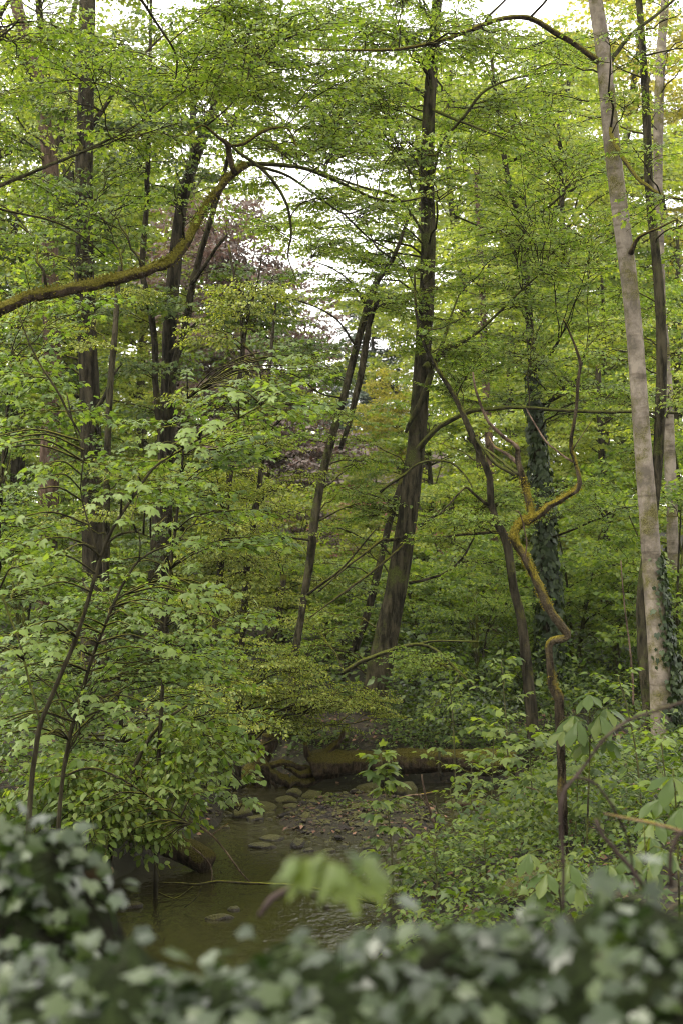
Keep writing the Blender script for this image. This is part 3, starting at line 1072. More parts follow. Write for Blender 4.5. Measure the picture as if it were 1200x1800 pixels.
cr.fill(sk, ell(830, 900, 20.8, .7, 1.2, 1.1), 10, 4, .75, 2)
cr.fill(sk, ell(570, 1100, 21.6, .8, .6, .6), 9, 4, .7, 2)
cr.fill(sk, ell(760, 1190, 19.6, .8, .8, .4), 9, 4, .7, 2)
cr.build('crown', LM['maple'], BM['twig'], t)

t, sk = tree('curved_tree', 'dark curved stem sweeping down right of the thick leaning trunk', 'tree',
             [(728, 480, 5), (731, 550, 8), (745, 605, 10), (772, 655, 13), (800, 700, 15), (820, 745, 18), (842, 795, 20), (860, 840, 20), (862, 885, 22), (876, 925, 24), (890, 955, 26), (902, 1035, 27), (920, 1120, 30)], 19.6, 'dark',
             limbs=[([(862, 890, 14), (840, 875, 9), (822, 858, 8), (812, 860, 7), (790, 885, 5), (770, 905, 4)], 'dark', -.4, 19.6),
                    ([(905, 835, 10), (870, 815, 12), (850, 790, 12), (836, 768, 8)], 'green', .1, 19.4)],
             rough=.04, sides=12)
cr = Crown('maple', 6)
cr.fill(sk, ell(790, 560, 19.4, .9, 1.4, .8), 10, 4, .8, 2)
cr.fill(sk, ell(860, 960, 19.4, .9, .9, .9), 9, 4, .75, 2)
cr.build('crown', LM['maple'], BM['twig'], t)

t, sk = tree('companion_tree', 'thin leaning stem close behind the left side of the thick middle trunk', 'tree',
             [(716, 800, 10), (704, 850, 12), (688, 900, 14), (672, 970, 15), (662, 1012, 16), (650, 1060, 16), (638, 1100, 17), (610, 1172, 19)], 23.0, 'dark', rough=.05)
cr = Crown('maple', 7)
cr.fill(sk, ell(590, 1020, 22.8, 1.0, .9, 1.1), 12, 4, .75, 2)
cr.build('crown', LM['maple'], BM['twig'], t)

# the twin leaning stems left of it
t, sk = tree('twin_stemmed_tree', 'slender leaning tree whose trunk forks in two, left of the thick trunk', 'tree',
             [(748, 310, 5), (722, 370, 8), (690, 455, 13), (663, 492, 17), (645, 540, 19), (628, 600, 20), (606, 690, 22), (586, 760, 24), (566, 840, 24), (552, 920, 24), (546, 980, 23), (530, 1080, 22), (514, 1190, 24)], 20.5, 'grey',
             limbs=[([(668, 520, 12), (655, 545, 16), (648, 575, 16), (640, 620, 18), (629, 680, 18), (615, 735, 17), (598, 790, 12)], 'grey', .1, 20.75),
                    ([(690, 455, 8), (668, 440, 6), (655, 425, 5), (640, 380, 3)], 'grey', -.4, 20.5),
                    ([(645, 540, 7), (620, 500, 5), (580, 470, 4), (520, 450, 2)], 'twig', -.8, 20.5),
                    ([(625, 610, 7), (590, 560, 5), (530, 530, 4), (470, 520, 2)], 'twig', -.8, 20.5),
                    ([(600, 700, 6), (560, 690, 5), (520, 660, 4), (470, 650, 2)], 'twig', -1, 20.5),
                    ([(548, 950, 7), (500, 945, 5), (455, 950, 4)], 'dark', -.4, 20.5),
                    ([(535, 1050, 9), (560, 1030, 8), (600, 1000, 6), (660, 930, 4)], 'dark', -.8, 20.5)],
             rough=.05)
cr = Crown('maple', 8)
cr.fill(sk, ell(570, 440, 20, 1.0, 1.6, .9), 16, 4, .72, 3)
cr.fill(sk, ell(540, 180, 21, 1.3, 1.6, 1.3), 30, 4, .8, 3)
cr.fill(sk, ell(690, 520, 20, .8, 1.4, .6), 8, 4, .8, 2)
cr.fill(sk, ell(520, 700, 20.4, .8, 1.0, .8), 8, 4, .75, 2)
cr.fill(sk, ell(660, 830, 21.5, .5, .8, .7), 8, 4, .75, 2)
cr.build('crown', LM['maple'], BM['twig'], t)

# dark trunks on the left
t, sk = tree('oak_tree', 'thick dark straight trunk at far left rising through the whole picture', 'tree',
             [(158, -90, 34), (155, -20, 36), (152, 150, 37), (148, 330, 39), (150, 500, 40), (155, 620, 42), (160, 760, 45), (163, 900, 48), (163, 1050, 50), (162, 1220, 56)], 22.0, 'dark',
             limbs=[([(155, 230, 14), (190, 180, 10), (230, 120, 8), (290, 60, 4)], 'dark', .8, 22),
                    ([(165, 760, 12), (172, 720, 12), (185, 695, 9), (200, 660, 6), (215, 640, 3)], 'grey', -.6, 21.8),
                    ([(160, 800, 9), (220, 815, 7), (280, 840, 5), (330, 860, 3)], 'dark', -.8, 22)],
             rough=.05, sides=16)
cr = Crown('maple_dark', 9)
cr.fill(sk, ell(165, 440, 21.6, .5, .4, 1.2), 10, 3, .7, 2)
cr.fill(sk, ell(165, 760, 21.6, .5, .4, .8), 8, 3, .7, 2)
cr.fill(sk, ell(110, 420, 22.3, 1.0, 1.6, 1.4), 22, 4, .85, 2)
cr.fill(sk, ell(140, 200, 22.5, 1.5, 1.8, 1.5), 14, 4, .9, 2)
cr.fill(sk, ell(60, 640, 22, 1.2, 1.4, 1.2), 10, 4, .85, 2)
cr.fill(sk, ell(150, 900, 22.6, 1.0, .9, 1.2), 14, 4, .75, 2)
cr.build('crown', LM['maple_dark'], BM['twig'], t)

t, sk = tree('chestnut_tree', 'dark forked trunk with deep green foliage, second big trunk from the left', 'tree',
             [(402, -40, 14), (398, 60, 17), (385, 165, 20), (350, 260, 24), (322, 350, 27), (306, 480, 29), (298, 600, 31), (296, 750, 36), (286, 900, 43), (278, 1050, 48), (272, 1165, 54)], 24.0, 'dark',
             limbs=[([(297, 745, 16), (300, 690, 15), (308, 640, 15), (328, 572, 16), (337, 510, 15), (354, 442, 14), (371, 385, 13), (386, 334, 12), (400, 280, 9), (410, 210, 6)], 'grey', -1.5, 23.8),
                    ([(384, 180, 14), (405, 210, 14), (418, 198, 12), (440, 180, 7), (480, 150, 4)], 'dark', -.6, 24),
                    ([(337, 500, 9), (355, 475, 8), (378, 440, 7), (400, 412, 5)], 'dark', -.6, 22.6),
                    ([(290, 850, 16), (285, 780, 17), (276, 700, 15), (272, 600, 14), (262, 530, 14), (250, 470, 14), (256, 400, 13), (260, 300, 11), (263, 200, 10), (265, 60, 8), (266, -60, 6)], 'dark', .3, 23.6),
                    ([(300, 620, 9), (360, 560, 8), (430, 575, 6), (500, 610, 5), (540, 640, 3)], 'dark', -1.6, 23.8)],
             rough=.05, sides=14)
cr = Crown('maple_dark', 10)
cr.fill(sk, ell(300, 170, 23.5, 1.7, 1.8, 1.7), 44, 4, .9, 2)
cr.fill(sk, ell(380, 560, 23, 1.5, 1.5, 1.0), 24, 4, .9, 2)
cr.fill(sk, ell(220, 640, 24.2, .9, 1.3, 1.3), 14, 4, .9, 2)
cr.fill(sk, ell(330, 960, 24, .8, .8, 1.0), 10, 4, .8, 2)
cr.fill(sk, ell(480, 640, 22, .9, 1.0, .5), 12, 4, .85, 2)
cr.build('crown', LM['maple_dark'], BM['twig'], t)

t, sk = tree('thin_tree', 'thin brown stem between the two big dark trunks on the left', 'tree',
             [(216, 440, 6), (208, 500, 9), (203, 580, 10), (196, 660, 11), (190, 760, 12), (188, 900, 13), (186, 1050, 14), (184, 1190, 15)], 20.0, 'grey')
cr = Crown('beech', 11)
cr.fill(sk, ell(205, 560, 20, .7, .8, .9), 9, 4, .8, 2)
cr.fill(sk, ell(170, 830, 19.5, .8, .8, .9), 9, 4, .8, 2)
cr.build('crown', LM['beech'], BM['twig'], t)

t, sk = tree('forked_tree', 'brown forked trunk at the top left corner behind the leaves', 'tree',
             [(12, -90, 18), (22, -20, 20), (45, 60, 22), (65, 130, 24), (78, 200, 26), (90, 320, 28), (88, 450, 30), (92, 600, 31), (90, 750, 34), (82, 1000, 36), (80, 1180, 40)], 28.0, 'red',
             limbs=[([(70, 170, 14), (45, 110, 14), (20, 72, 14), (-20, 40, 12)], 'grey', -.5, 28),
                    ([(85, 290, 16), (120, 180, 12), (118, 90, 10), (140, -30, 8)], 'grey', .5, 28)], rough=.05)
cr = Crown('maple', 12)
cr.fill(sk, ell(70, 200, 27.5, 2.2, 2.2, 2.2), 22, 4, 1.05, 2)
cr.fill(sk, ell(60, 520, 27, 1.6, 2.0, 1.6), 14, 4, 1.0, 2)
cr.build('crown', LM['back'], BM['twig'], t)

t, sk = tree('distant_oak_tree', 'broad brown trunk at the left edge, partly hidden behind hanging leaves', 'tree',
             [(28, 330, 18), (30, 480, 21), (30, 640, 24), (32, 800, 26), (34, 1000, 28), (36, 1130, 32)], 34.0, 'dark')
cr = Crown('back', 13)
cr.fill(sk, ell(30, 560, 34, 2.0, 2.0, 3.0), 18, 4, .9, 2)
cr.build('crown', LM['back'], BM['twig'], t)

# young beeches with yellow-green leaves
t, sk = tree('young_beech', 'young yellow-green beech with wavy thin dark stem, left of the twin stems', 'tree',
             [(402, 430, 4), (408, 464, 6), (422, 532, 8), (427, 617, 9), (416, 700, 10), (409, 800, 12), (397, 900, 13), (386, 1025, 14), (370, 1195, 15)], 18.0, 'dark',
             limbs=[([(385, 1030, 6), (410, 1010, 5), (440, 1005, 4), (470, 1015, 3)], 'twig', -.3, 18),
                    ([(425, 600, 5), (455, 640, 4), (460, 700, 3)], 'twig', -.2, 18),
                    ([(427, 620, 6), (436, 560, 5), (452, 500, 4), (462, 440, 2)], 'twig', .3, 18)])
cr = Crown('beech', 14)
cr.fill(sk, ell(425, 640, 17.8, .75, .9, 1.3), 26, 4, .85, 2)
cr.fill(sk, ell(390, 950, 17.4, .75, .8, 1.2), 26, 4, .85, 2)
cr.fill(sk, ell(380, 1200, 17.0, .7, .6, .7), 18, 4, .8, 2)
cr.build('crown', LM['beech'], BM['twig'], t)

t, sk = tree('young_hornbeam', 'slender young tree with ragged dark stem, nearest left of the twin stems', 'tree',
             [(486, 520, 3), (478, 600, 6), (470, 700, 9), (465, 770, 10), (453, 880, 11), (445, 925, 12), (432, 1025, 12), (425, 1140, 13), (420, 1255, 14)], 18.6, 'dark',
             limbs=[([(468, 765, 7), (490, 740, 6), (510, 725, 5), (535, 715, 3)], 'twig', -.3, 18.6),
                    ([(420, 1225, 8), (380, 1222, 6), (430, 1210, 5), (470, 1195, 3)], 'twig', -.5, 18.6),
                    ([(452, 890, 6), (475, 865, 5), (500, 860, 3)], 'twig', -.3, 18.6)])
cr = Crown('beech', 15)
cr.fill(sk, ell(470, 800, 18.4, .55, .9, 1.2), 16, 4, .8, 2)
cr.fill(sk, ell(440, 1080, 18.0, .62, .8, 1.1), 22, 4, .8, 2)
cr.fill(sk, ell(520, 1230, 18.6, .95, .7, .45), 26, 4, .8, 2)
cr.fill(sk, ell(640, 1255, 19.0, .5, .5, .30), 14, 4, .7, 2)
cr.build('crown', LM['beech'], BM['twig'], t)

t, sk = tree('stub_tree', 'short dark leaning trunk in shade between the young beeches and the twin stems', 'tree',
             [(500, 1010, 10), (490, 1060, 17), (478, 1110, 20), (466, 1170, 22), (458, 1230, 24)], 22.5, 'dark')
cr = Crown('beech', 16)
cr.fill(sk, ell(500, 1000, 22, 1.0, .8, 1.0), 12, 4, .9, 2)
cr.build('crown', LM['beech'], BM['twig'], t)

# ivy-clad trunk, brown conifer trunk
t, sk = tree('ivy_clad_tree', 'slender trunk wrapped in dark ivy behind the twisted mossy snag', 'tree',
             [(858, 60, 5), (870, 165, 8), (882, 250, 11), (895, 330, 13), (915, 385, 14), (922, 445, 15), (926, 520, 16), (932, 600, 17), (938, 700, 20), (946, 800, 22), (955, 900, 24), (960, 1000, 26), (966, 1115, 30)], 23.0, 'dark',
             limbs=[([(922, 430, 9), (895, 405, 7), (850, 400, 5), (800, 380, 3)], 'dark', -.8, 23),
                    ([(926, 380, 7), (955, 370, 6), (985, 345, 4), (1010, 330, 3)], 'green', -.6, 23),
                    ([(885, 290, 7), (930, 270, 6), (1000, 268, 4)], 'green', -.8, 23),
                    ([(928, 645, 9), (950, 640, 8), (975, 610, 7), (985, 590, 4)], 'green', -.8, 23),
                    ([(935, 720, 7), (975, 700, 8), (1000, 685, 7), (1015, 660, 5), (1030, 610, 3)], 'dark', -.8, 23)], rough=.04)
TREES['ivyclad'] = (t, sk)
cr = Crown('maple', 17)
cr.fill(sk, ell(920, 220, 22.5, 1.6, 2.0, 1.9), 40, 4, .85, 2)
cr.fill(sk, ell(1000, 520, 22.0, 1.2, 1.8, 1.2), 24, 4, .9, 2)
cr.fill(sk, ell(1030, 800, 22.0, 1.2, 1.5, 1.3), 20, 4, .85, 2)
cr.fill(sk, ell(900, 640, 22.4, 1.0, 1.2, .8), 10, 4, .85, 2)
cr.build('crown', LM['maple'], BM['twig'], t)
mb = MB()
r = np.random.default_rng(5)
m_ = sk[(sk[:, 2] < at(0, 640, 23)[2])]
m_ = m_[m_[:, 3] > .06][:]
n = 2600
k = (len(m_) * r.uniform(0, 1, n) ** .75).astype(int)
a = r.uniform(0, 6.28, n)
hh = (m_[k, 2] - .9) / 6
rad = m_[k, 3] * 1.0 + r.uniform(.02, .15, n) * np.clip(1.25 - hh, .12, 1)
pos = m_[k, :3] + np.column_stack([np.cos(a) * rad, np.sin(a) * rad, r.uniform(-.08, .08, n)])
outw = np.column_stack([np.cos(a), np.sin(a), np.full(n, .25)])
d = np.column_stack([-np.sin(a) * r.normal(0, .5, n), np.cos(a) * r.normal(0, .5, n), np.full(n, -1.0)]) + outw * .35
put(mb, IVY, pos, frame(d, outw, r.normal(0, .4, n)), r.uniform(.06, .12, n), r.uniform(0, 1, n))
iv = mb.build('ivy', LM['ivy_trunk'], t)
iv['kind'] = 'stuff'

t, sk = tree('conifer_tree', 'straight reddish-brown conifer trunk seen just left of the curved dark stem base', 'tree',
             [(836, 300, 9), (845, 480, 11), (852, 640, 13), (858, 760, 15), (864, 870, 16), (866, 960, 17), (868, 1090, 19)], 30.0, 'red', root=True)
cr = Crown('back', 18)
cr.fill(sk, ell(850, 560, 30, 2.0, 2.0, 2.6), 20, 4, .85, 2)
cr.build('crown', LM['back'], BM['twig'], t)
t, sk = tree('shaded_tree', 'thin shadowed trunk standing left beside the reddish-brown conifer trunk', 'tree',
             [(838, 760, 9), (844, 860, 12), (848, 960, 13), (850, 1085, 15)], 29.0, 'dark')
cr = Crown('back', 19)
cr.fill(sk, ell(800, 820, 29, 1.8, 1.6, 1.8), 14, 4, .85, 2)
cr.build('crown', LM['back'], BM['twig'], t)
t, sk = tree('far_right_tree', 'small dark trunk deep in the wood between ivy-clad trunk and beech', 'tree',
             [(1050, 640, 10), (1055, 760, 12), (1060, 860, 15), (1064, 940, 16), (1070, 1080, 18)], 31.0, 'dark')
cr = Crown('back', 20)
cr.fill(sk, ell(1060, 680, 31, 2.2, 2.0, 2.2), 20, 4, .85, 2)
cr.build('crown', LM['back'], BM['twig'], t)

# the twisted mossy snag
t, sk = tree('dead_snag', 'twisted dead snag with bright yellow moss, forking in two above a zigzag stem', 'tree snag',
             [(926, 912, 20), (912, 922, 21), (902, 937, 21), (906, 955, 20), (920, 975, 19), (931, 1000, 19), (942, 1022, 19), (952, 1045, 19), (962, 1066, 19), (976, 1088, 19), (990, 1106, 20), (996, 1118, 18), (984, 1124, 19), (970, 1126, 19), (963, 1138, 17), (965, 1160, 17), (968, 1185, 18), (972, 1208, 22), (980, 1225, 24), (982, 1245, 21), (982, 1275, 20), (985, 1310, 19), (986, 1350, 20), (988, 1420, 21), (990, 1490, 22)], 11.4, 'snag',
             limbs=[([(922, 918, 21), (934, 912, 19), (932, 895, 17), (926, 872, 16), (920, 850, 15), (916, 832, 14), (910, 812, 14), (909, 795, 12), (907, 778, 7)], 'snag', .15),
                    ([(910, 790, 9), (902, 780, 9), (890, 772, 8), (872, 757, 8), (858, 742, 7), (848, 722, 7), (840, 700, 6), (834, 680, 5), (830, 654, 4)], 'dead', -.2, 11.5),
                    ([(910, 815, 10), (898, 805, 9), (884, 795, 7), (868, 785, 6), (858, 768, 4)], 'dead', .3, 11.55),
                    ([(912, 835, 9), (895, 822, 8), (880, 810, 7), (862, 795, 6), (850, 788, 5)], 'green', .5, 11.55),
                    ([(925, 915, 19), (945, 905, 17), (965, 890, 16), (982, 880, 15), (1002, 868, 14), (1014, 860, 13), (1018, 848, 11), (1014, 825, 10), (1008, 805, 10), (1003, 785, 9), (1004, 765, 8), (1009, 740, 8), (1012, 715, 8), (1014, 690, 8), (1016, 665, 7), (1019, 640, 7), (1014, 620, 6), (1006, 598, 5), (996, 575, 4), (989, 560, 3)], 'snag', -.2),
                    ([(1006, 812, 5), (990, 802, 5), (975, 790, 4), (958, 776, 4), (945, 755, 4), (933, 735, 3), (924, 718, 2)], 'dead', .3, 11.35),
                    ([(920, 985, 4), (925, 955, 3), (914, 905, 3), (905, 898, 2)], 'dead', -.1, 11.3),
                    ([(1006, 790, 3), (1022, 765, 2), (1038, 742, 2)], 'dead', -.2, 11.3)],
             rough=.13, sides=16, fine=(.035, .05, 12, .10), moss=[.66, .62, .52, .42, .36, .40, .50, .40, .30, .36, .52, .40, .30, .30])

for pts, n_, lo, hi in (([(926, 912, 20), (912, 922, 21), (902, 937, 21), (906, 955, 20), (920, 975, 19), (931, 1000, 19), (942, 1022, 19), (952, 1045, 19), (962, 1066, 19), (976, 1088, 19), (990, 1106, 20), (996, 1118, 18)], 1900, 0, .75),
                        ([(922, 918, 21), (934, 912, 19), (932, 895, 17), (926, 872, 16), (920, 850, 15), (916, 832, 14), (910, 812, 14)], 800, 0, .8),
                        ([(925, 915, 19), (945, 905, 17), (965, 890, 16), (982, 880, 15), (1002, 868, 14), (1014, 860, 13), (1018, 848, 11), (1014, 825, 10), (1008, 805, 10)], 1100, 0, .85),
                        ([(968, 1185, 18), (972, 1208, 22), (980, 1225, 24), (982, 1245, 21)], 260, 0, 1)):
    LP, LR = px_path(pts, 11.4, .1)
    LP, LR = smooth_path(LP, LR * .74, .02)
    moss_tufts(t, LP, LR, n_, n_, 'moss_gold', lo, hi, .35, .014)

# ------------------------------------------------------------------ the sycamore saplings of the left bank
def leaf_meshes(name, tpl, mats, n=3, size=1.0):
    out = []
    r = np.random.default_rng(len(name) + n)
    for m in mats:
        for k in range(n):
            V, Fa = tpl
            v = V.copy()
            v[:, 2] += r.normal(0, .025, len(v)) - .10 * (k - 1) * v[:, 0]
            v[:, :2] *= 1 + r.normal(0, .05, (len(v), 2))
            mb = MB()
            mb.add(v * size, Fa, r.uniform(.2, .85))
            out.append(mb.mesh(name, [m]))
    return out


def M4(R, p, s):
    A = np.eye(4)
    A[:3, :3] = R * s
    A[:3, 3] = p
    return A


def twig_leaves(t, twigs, meshes, size, per, r, name='leaf', limit=300, mbt=None, hang=.3):
    """single leaves as parts, in pairs along each twig"""
    n = 0
    for b, e in twigs:
        d = nrm(e - b)
        side = nrm(np.cross([0, 0, 1.0], d))
        for k in range(per):
            v = (k + .6) / per
            for sg in ((-1, 1) if k < per - 1 else (0,)):
                if n >= limit:
                    return n
                p = b + (e - b) * v + np.array([0, 0, .03 * math.sin(v * 3)])
                ld = d * r.uniform(.3, .8) + side * sg * r.uniform(.7, 1.0) + np.array([0, 0, -hang * r.uniform(.3, 1.4)])
                if sg == 0:
                    ld = d + np.array([0, 0, -hang * r.uniform(.3, 1.2)])
                pet = nrm(ld) * size * .35
                if mbt is not None:
                    tube(mbt, [p, p + pet], [.0022, .0018], 3, mat=0, cap=False)
                R = frame(ld[None], np.array([[0, 0, 1.0]]) + r.normal(0, .2, (1, 3)), np.array([r.normal(0, .2)]))[0]
                place(name, meshes[r.integers(len(meshes))], t, M4(R, p + pet, size * r.uniform(.65, 1.2)))
                n += 1
    return n


SYC_ME = leaf_meshes('leaf', SYC, [LM['sycamore']], 4)
LIME_ME = leaf_meshes('leaf', OVAL8, [LM['lime']], 4)
HERB_ME = leaf_meshes('leaf', SYC, [LM['herb'], LM['lime']], 3)


def sapling(name, label, cat, stem, Y, fills, bark='twig', kind='sycamore', mat='sycamore', limbs=(), twigs=0, meshes=None, size=.14, per=4, seed=0, dy=0.0, group=None, regions=None):
    t, sk = tree(name, label, cat, stem, Y, bark, limbs, dy=dy, sides=8, rough=.05, group=group)
    cr = Crown(kind, seed)
    for (e, n, ns, sc) in fills:
        cr.fill(sk, e, n, ns, sc, 2)
    if fills:
        cr.build('crown', LM[mat], BM['twig'], t)
    if twigs:
        r = np.random.default_rng(seed + 50)
        mbt = MB()
        tl = []
        for q in range(twigs):
            c0, rad = regions[q % len(regions)]
            c = np.asarray(c0) + nrm(r.normal(0, 1, 3)) * r.uniform(.3, 1) * np.asarray(rad)
            c[1] -= .5 * rad[1]
            d = sk[:, :3] - c
            cost = np.linalg.norm(d, axis=1) + 2 * np.maximum(0, sk[:, 2] - c[2])
            b = sk[np.argmin(cost), :3]
            mid = (b + c) / 2 + [0, 0, .1 * np.linalg.norm(c - b)]
            out = nrm((c - b) * [1, 1, .2]) if np.linalg.norm(c - b) > .05 else np.array([1, 0, 0])
            e = c + out * r.uniform(.22, .42) + [0, 0, r.uniform(-.1, .03)]
            P, R = smooth_path([b, mid, c, e], [.008, .006, .004, .002], .08)
            tube(mbt, P, R, 4, cap=False)
            tl.append((c - (c - mid) * .3, e))
        twig_leaves(t, tl, meshes, size, per, r, mbt=mbt)
        mbt.build('twig_frame', BM['twig'], t)
    return t, sk


sapling('sycamore_sapling', 'nearest slender sapling with forked stem rising from the lower left corner', 'sapling',
        [(500, 688, 3), (420, 735, 5), (350, 772, 6), (300, 802, 7), (268, 825, 8), (230, 880, 9), (198, 930, 10), (178, 980, 11), (160, 1040, 12), (135, 1120, 13), (108, 1185, 13), (85, 1240, 14), (70, 1278, 16), (62, 1330, 16), (54, 1400, 17)], 9.6,
        [(ell(60, 760, 10, .30, .5, .42), 7, 3, .62), (ell(240, 830, 10, .3, .5, .2), 5, 3, .6), (ell(50, 1000, 10, .3, .5, .3), 7, 3, .62), (ell(440, 720, 9.8, .30, .4, .12), 4, 3, .6)],
        limbs=[([(72, 1275, 9), (62, 1235, 8), (50, 1190, 8), (35, 1130, 8), (18, 1085, 7), (0, 1035, 6), (-20, 990, 4)], 'green'),
               ([(176, 985, 8), (163, 945, 7), (150, 900, 6), (142, 860, 5), (147, 810, 5), (147, 775, 6), (125, 735, 7), (107, 697, 8), (90, 670, 7), (75, 647, 6), (58, 615, 5), (45, 585, 4), (30, 540, 3)], 'twig'),
               ([(178, 978, 8), (195, 950, 7), (215, 938, 6), (240, 935, 5), (265, 945, 3)], 'twig'),
               ([(118, 690, 5), (128, 740, 4), (150, 810, 4)], 'twig')],
        twigs=42, meshes=SYC_ME, size=.058, per=4, seed=30,
        regions=[ell(40, 800, 9.2, .3, .3, .25), ell(240, 870, 9.3, .25, .3, .2), ell(360, 770, 9.4, .3, .3, .12), ell(60, 960, 9.2, .3, .3, .3), ell(50, 1110, 9.3, .3, .3, .3), ell(430, 700, 9.6, .35, .2, .10)])

sapling('sycamore_sapling', 'sapling with straight leaning stem, second from the left on the bank', 'sapling',
        [(300, 958, 4), (272, 968, 6), (245, 985, 7), (230, 1005, 8), (215, 1030, 9), (198, 1068, 9), (185, 1100, 10), (172, 1130, 10), (155, 1180, 11), (138, 1240, 12), (122, 1300, 12), (108, 1390, 13)], 10.8,
        [(ell(235, 1080, 11, .45, .6, .3), 9, 3, .66), (ell(90, 1180, 11, .5, .5, .4), 12, 3, .66), (ell(320, 1190, 11.3, .45, .5, .3), 10, 3, .66)],
        limbs=[([(205, 1055, 6), (235, 1035, 5), (262, 1025, 3)], 'twig'), ([(245, 985, 5), (247, 955, 4), (243, 930, 3)], 'twig')],
        twigs=40, meshes=SYC_ME, size=.062, per=4, seed=31,
        regions=[ell(250, 1120, 10.5, .55, .3, .3), ell(80, 1130, 10.4, .4, .3, .35), ell(330, 1050, 10.6, .4, .3, .2), ell(200, 1230, 10.4, .5, .3, .2), ell(60, 1270, 10.2, .4, .3, .2)])

sapling('sycamore_sapling', 'leafy sapling in tiers of silvery green leaves before the second big trunk', 'sapling',
        [(330, 700, 4), (322, 800, 7), (312, 900, 9), (300, 1000, 10), (292, 1100, 11), (285, 1230, 12), (280, 1330, 13)], 13.0,
        [(ell(350, 760, 13, .5, .7, .30), 7, 3, .85), (ell(370, 920, 13, .45, .7, .4), 9, 3, .85), (ell(330, 1090, 13, .7, .7, .35), 12, 3, .8), (ell(440, 700, 12.8, .45, .5, .2), 5, 3, .8)],
        twigs=42, meshes=SYC_ME, size=.062, per=4, seed=32,
        regions=[ell(300, 820, 12.5, .65, .4, .3), ell(350, 960, 12.5, .55, .4, .35), ell(250, 1010, 12.5, .5, .4, .3), ell(330, 1110, 12.4, .6, .4, .3), ell(420, 670, 12.5, .5, .3, .15), ell(520, 640, 12.6, .25, .3, .15)])

sapling('maple_sapling', 'dense leafy sapling at the far left edge below the mossy limb', 'sapling',
        [(20, 640, 5), (10, 760, 8), (0, 900, 11), (-10, 1100, 13), (-15, 1300, 15)], 14.0,
        [(ell(30, 700, 14, .7, .8, .5), 12, 3, .85), (ell(40, 880, 13.8, .8, .8, .5), 14, 3, .85), (ell(50, 1060, 13.6, .8, .8, .5), 14, 3, .8), (ell(110, 560, 14.4, .6, .7, .35), 6, 3, .8)], seed=33)

sapling('maple_sapling', 'low bushy maple spreading over the left bank behind the leaning saplings', 'sapling',
        [(205, 1060, 5), (208, 1150, 8), (212, 1250, 10), (218, 1340, 11)], 14.4,
        [(ell(110, 1200, 14.3, .6, .7, .35), 11, 3, .8), (ell(230, 1190, 14.3, .7, .7, .3), 10, 3, .8), (ell(320, 1260, 14.2, .6, .5, .3), 9, 3, .75), (ell(80, 1330, 14, .7, .6, .35), 9, 3, .75)], seed=34)

# lime over the water: pale oval leaves hanging in front of the bank
sapling('lime_shrub', 'pale green shrub whose oval leaves droop over the pool on the left', 'shrub',
        [(330, 1240, 5), (285, 1270, 8), (250, 1320, 10), (225, 1380, 12), (205, 1440, 14)], 13.0,
        [(ell(190, 1380, 13, .50, .45, .30), 18, 3, .9), (ell(320, 1310, 13.4, .5, .5, .28), 13, 3, .9), (ell(130, 1400, 12.6, .45, .4, .30), 13, 3, .9), (ell(260, 1440, 13, .28, .3, .13), 7, 3, .8)],
        kind='lime', mat='lime',
        limbs=[([(120, 1362, 6), (145, 1352, 6), (175, 1352, 5), (215, 1370, 5), (255, 1395, 4), (300, 1425, 4), (335, 1448, 3)], 'twig', .3, 12.2),
               ([(225, 1380, 7), (290, 1340, 6), (350, 1330, 5), (400, 1350, 4), (430, 1385, 3)], 'twig', .4, 13)],
        twigs=38, meshes=LIME_ME, size=.080, per=4, seed=35,
        regions=[ell(200, 1440, 12.4, .36, .25, .18), ell(280, 1460, 12.5, .26, .2, .13), ell(200, 1400, 12.3, .45, .3, .2), ell(390, 1330, 13, .3, .2, .2), ell(290, 1400, 12.6, .4, .3, .2)])

sapling('maple_sapling', 'maple branch with toothed leaves reaching over the bend of the stream', 'sapling',
        [(420, 1425, 3), (385, 1395, 5), (340, 1375, 7), (300, 1370, 9), (265, 1400, 10), (240, 1450, 12)], 14.6, [],
        twigs=16, meshes=SYC_ME, size=.085, per=3, seed=36,
        regions=[ell(410, 1405, 14.3, .22, .15, .14), ell(380, 1370, 14.4, .25, .2, .12), ell(330, 1390, 14.2, .2, .2, .12)])


# ------------------------------------------------------------------ the right bank: seedlings and shrubs
def seedling(name, label, stem_px, Y, twigs, meshes, size, per, seed, spread=.3, group=None, drop=.02, cat='seedling'):
    """upright young plant: stem, pairs of leaf-bearing shoots, each leaf its own part"""
    P, R = px_path(stem_px, Y)
    P, R = to_ground(P, R * .42, 1.1)
    Ps, Rs = smooth_path(P, R, .06)
    t = thing(name, label, cat, P[-1], group)
    mb = MB()
    tube(mb, Ps, Rs, 6, rough=.04, seed=seed)
    r = np.random.default_rng(seed)
    tl = []
    n = len(Ps)
    for k in range(twigs):
        v = (k + .3) / twigs * .8
        b = Ps[int(v * (n - 1))]
        a = k * 2.4 + r.uniform(-.5, .5)
        d = np.array([math.cos(a), math.sin(a), r.uniform(.05, .45)])
        L = spread * (.45 + .75 * v + r.uniform(-.1, .2))
        e = b + d * L
        tube(mb, [b, e], [.0035, .002], 3, cap=False)
        tl.append((b + (e - b) * .25, e))
    tl.append((Ps[min(3, n - 1)], Ps[0] + np.array([.02, -.02, .05])))
    mb.build('stem', BM['sprout'], t)
    twig_leaves(t, tl, meshes, size, per, r, hang=.4)
    return t


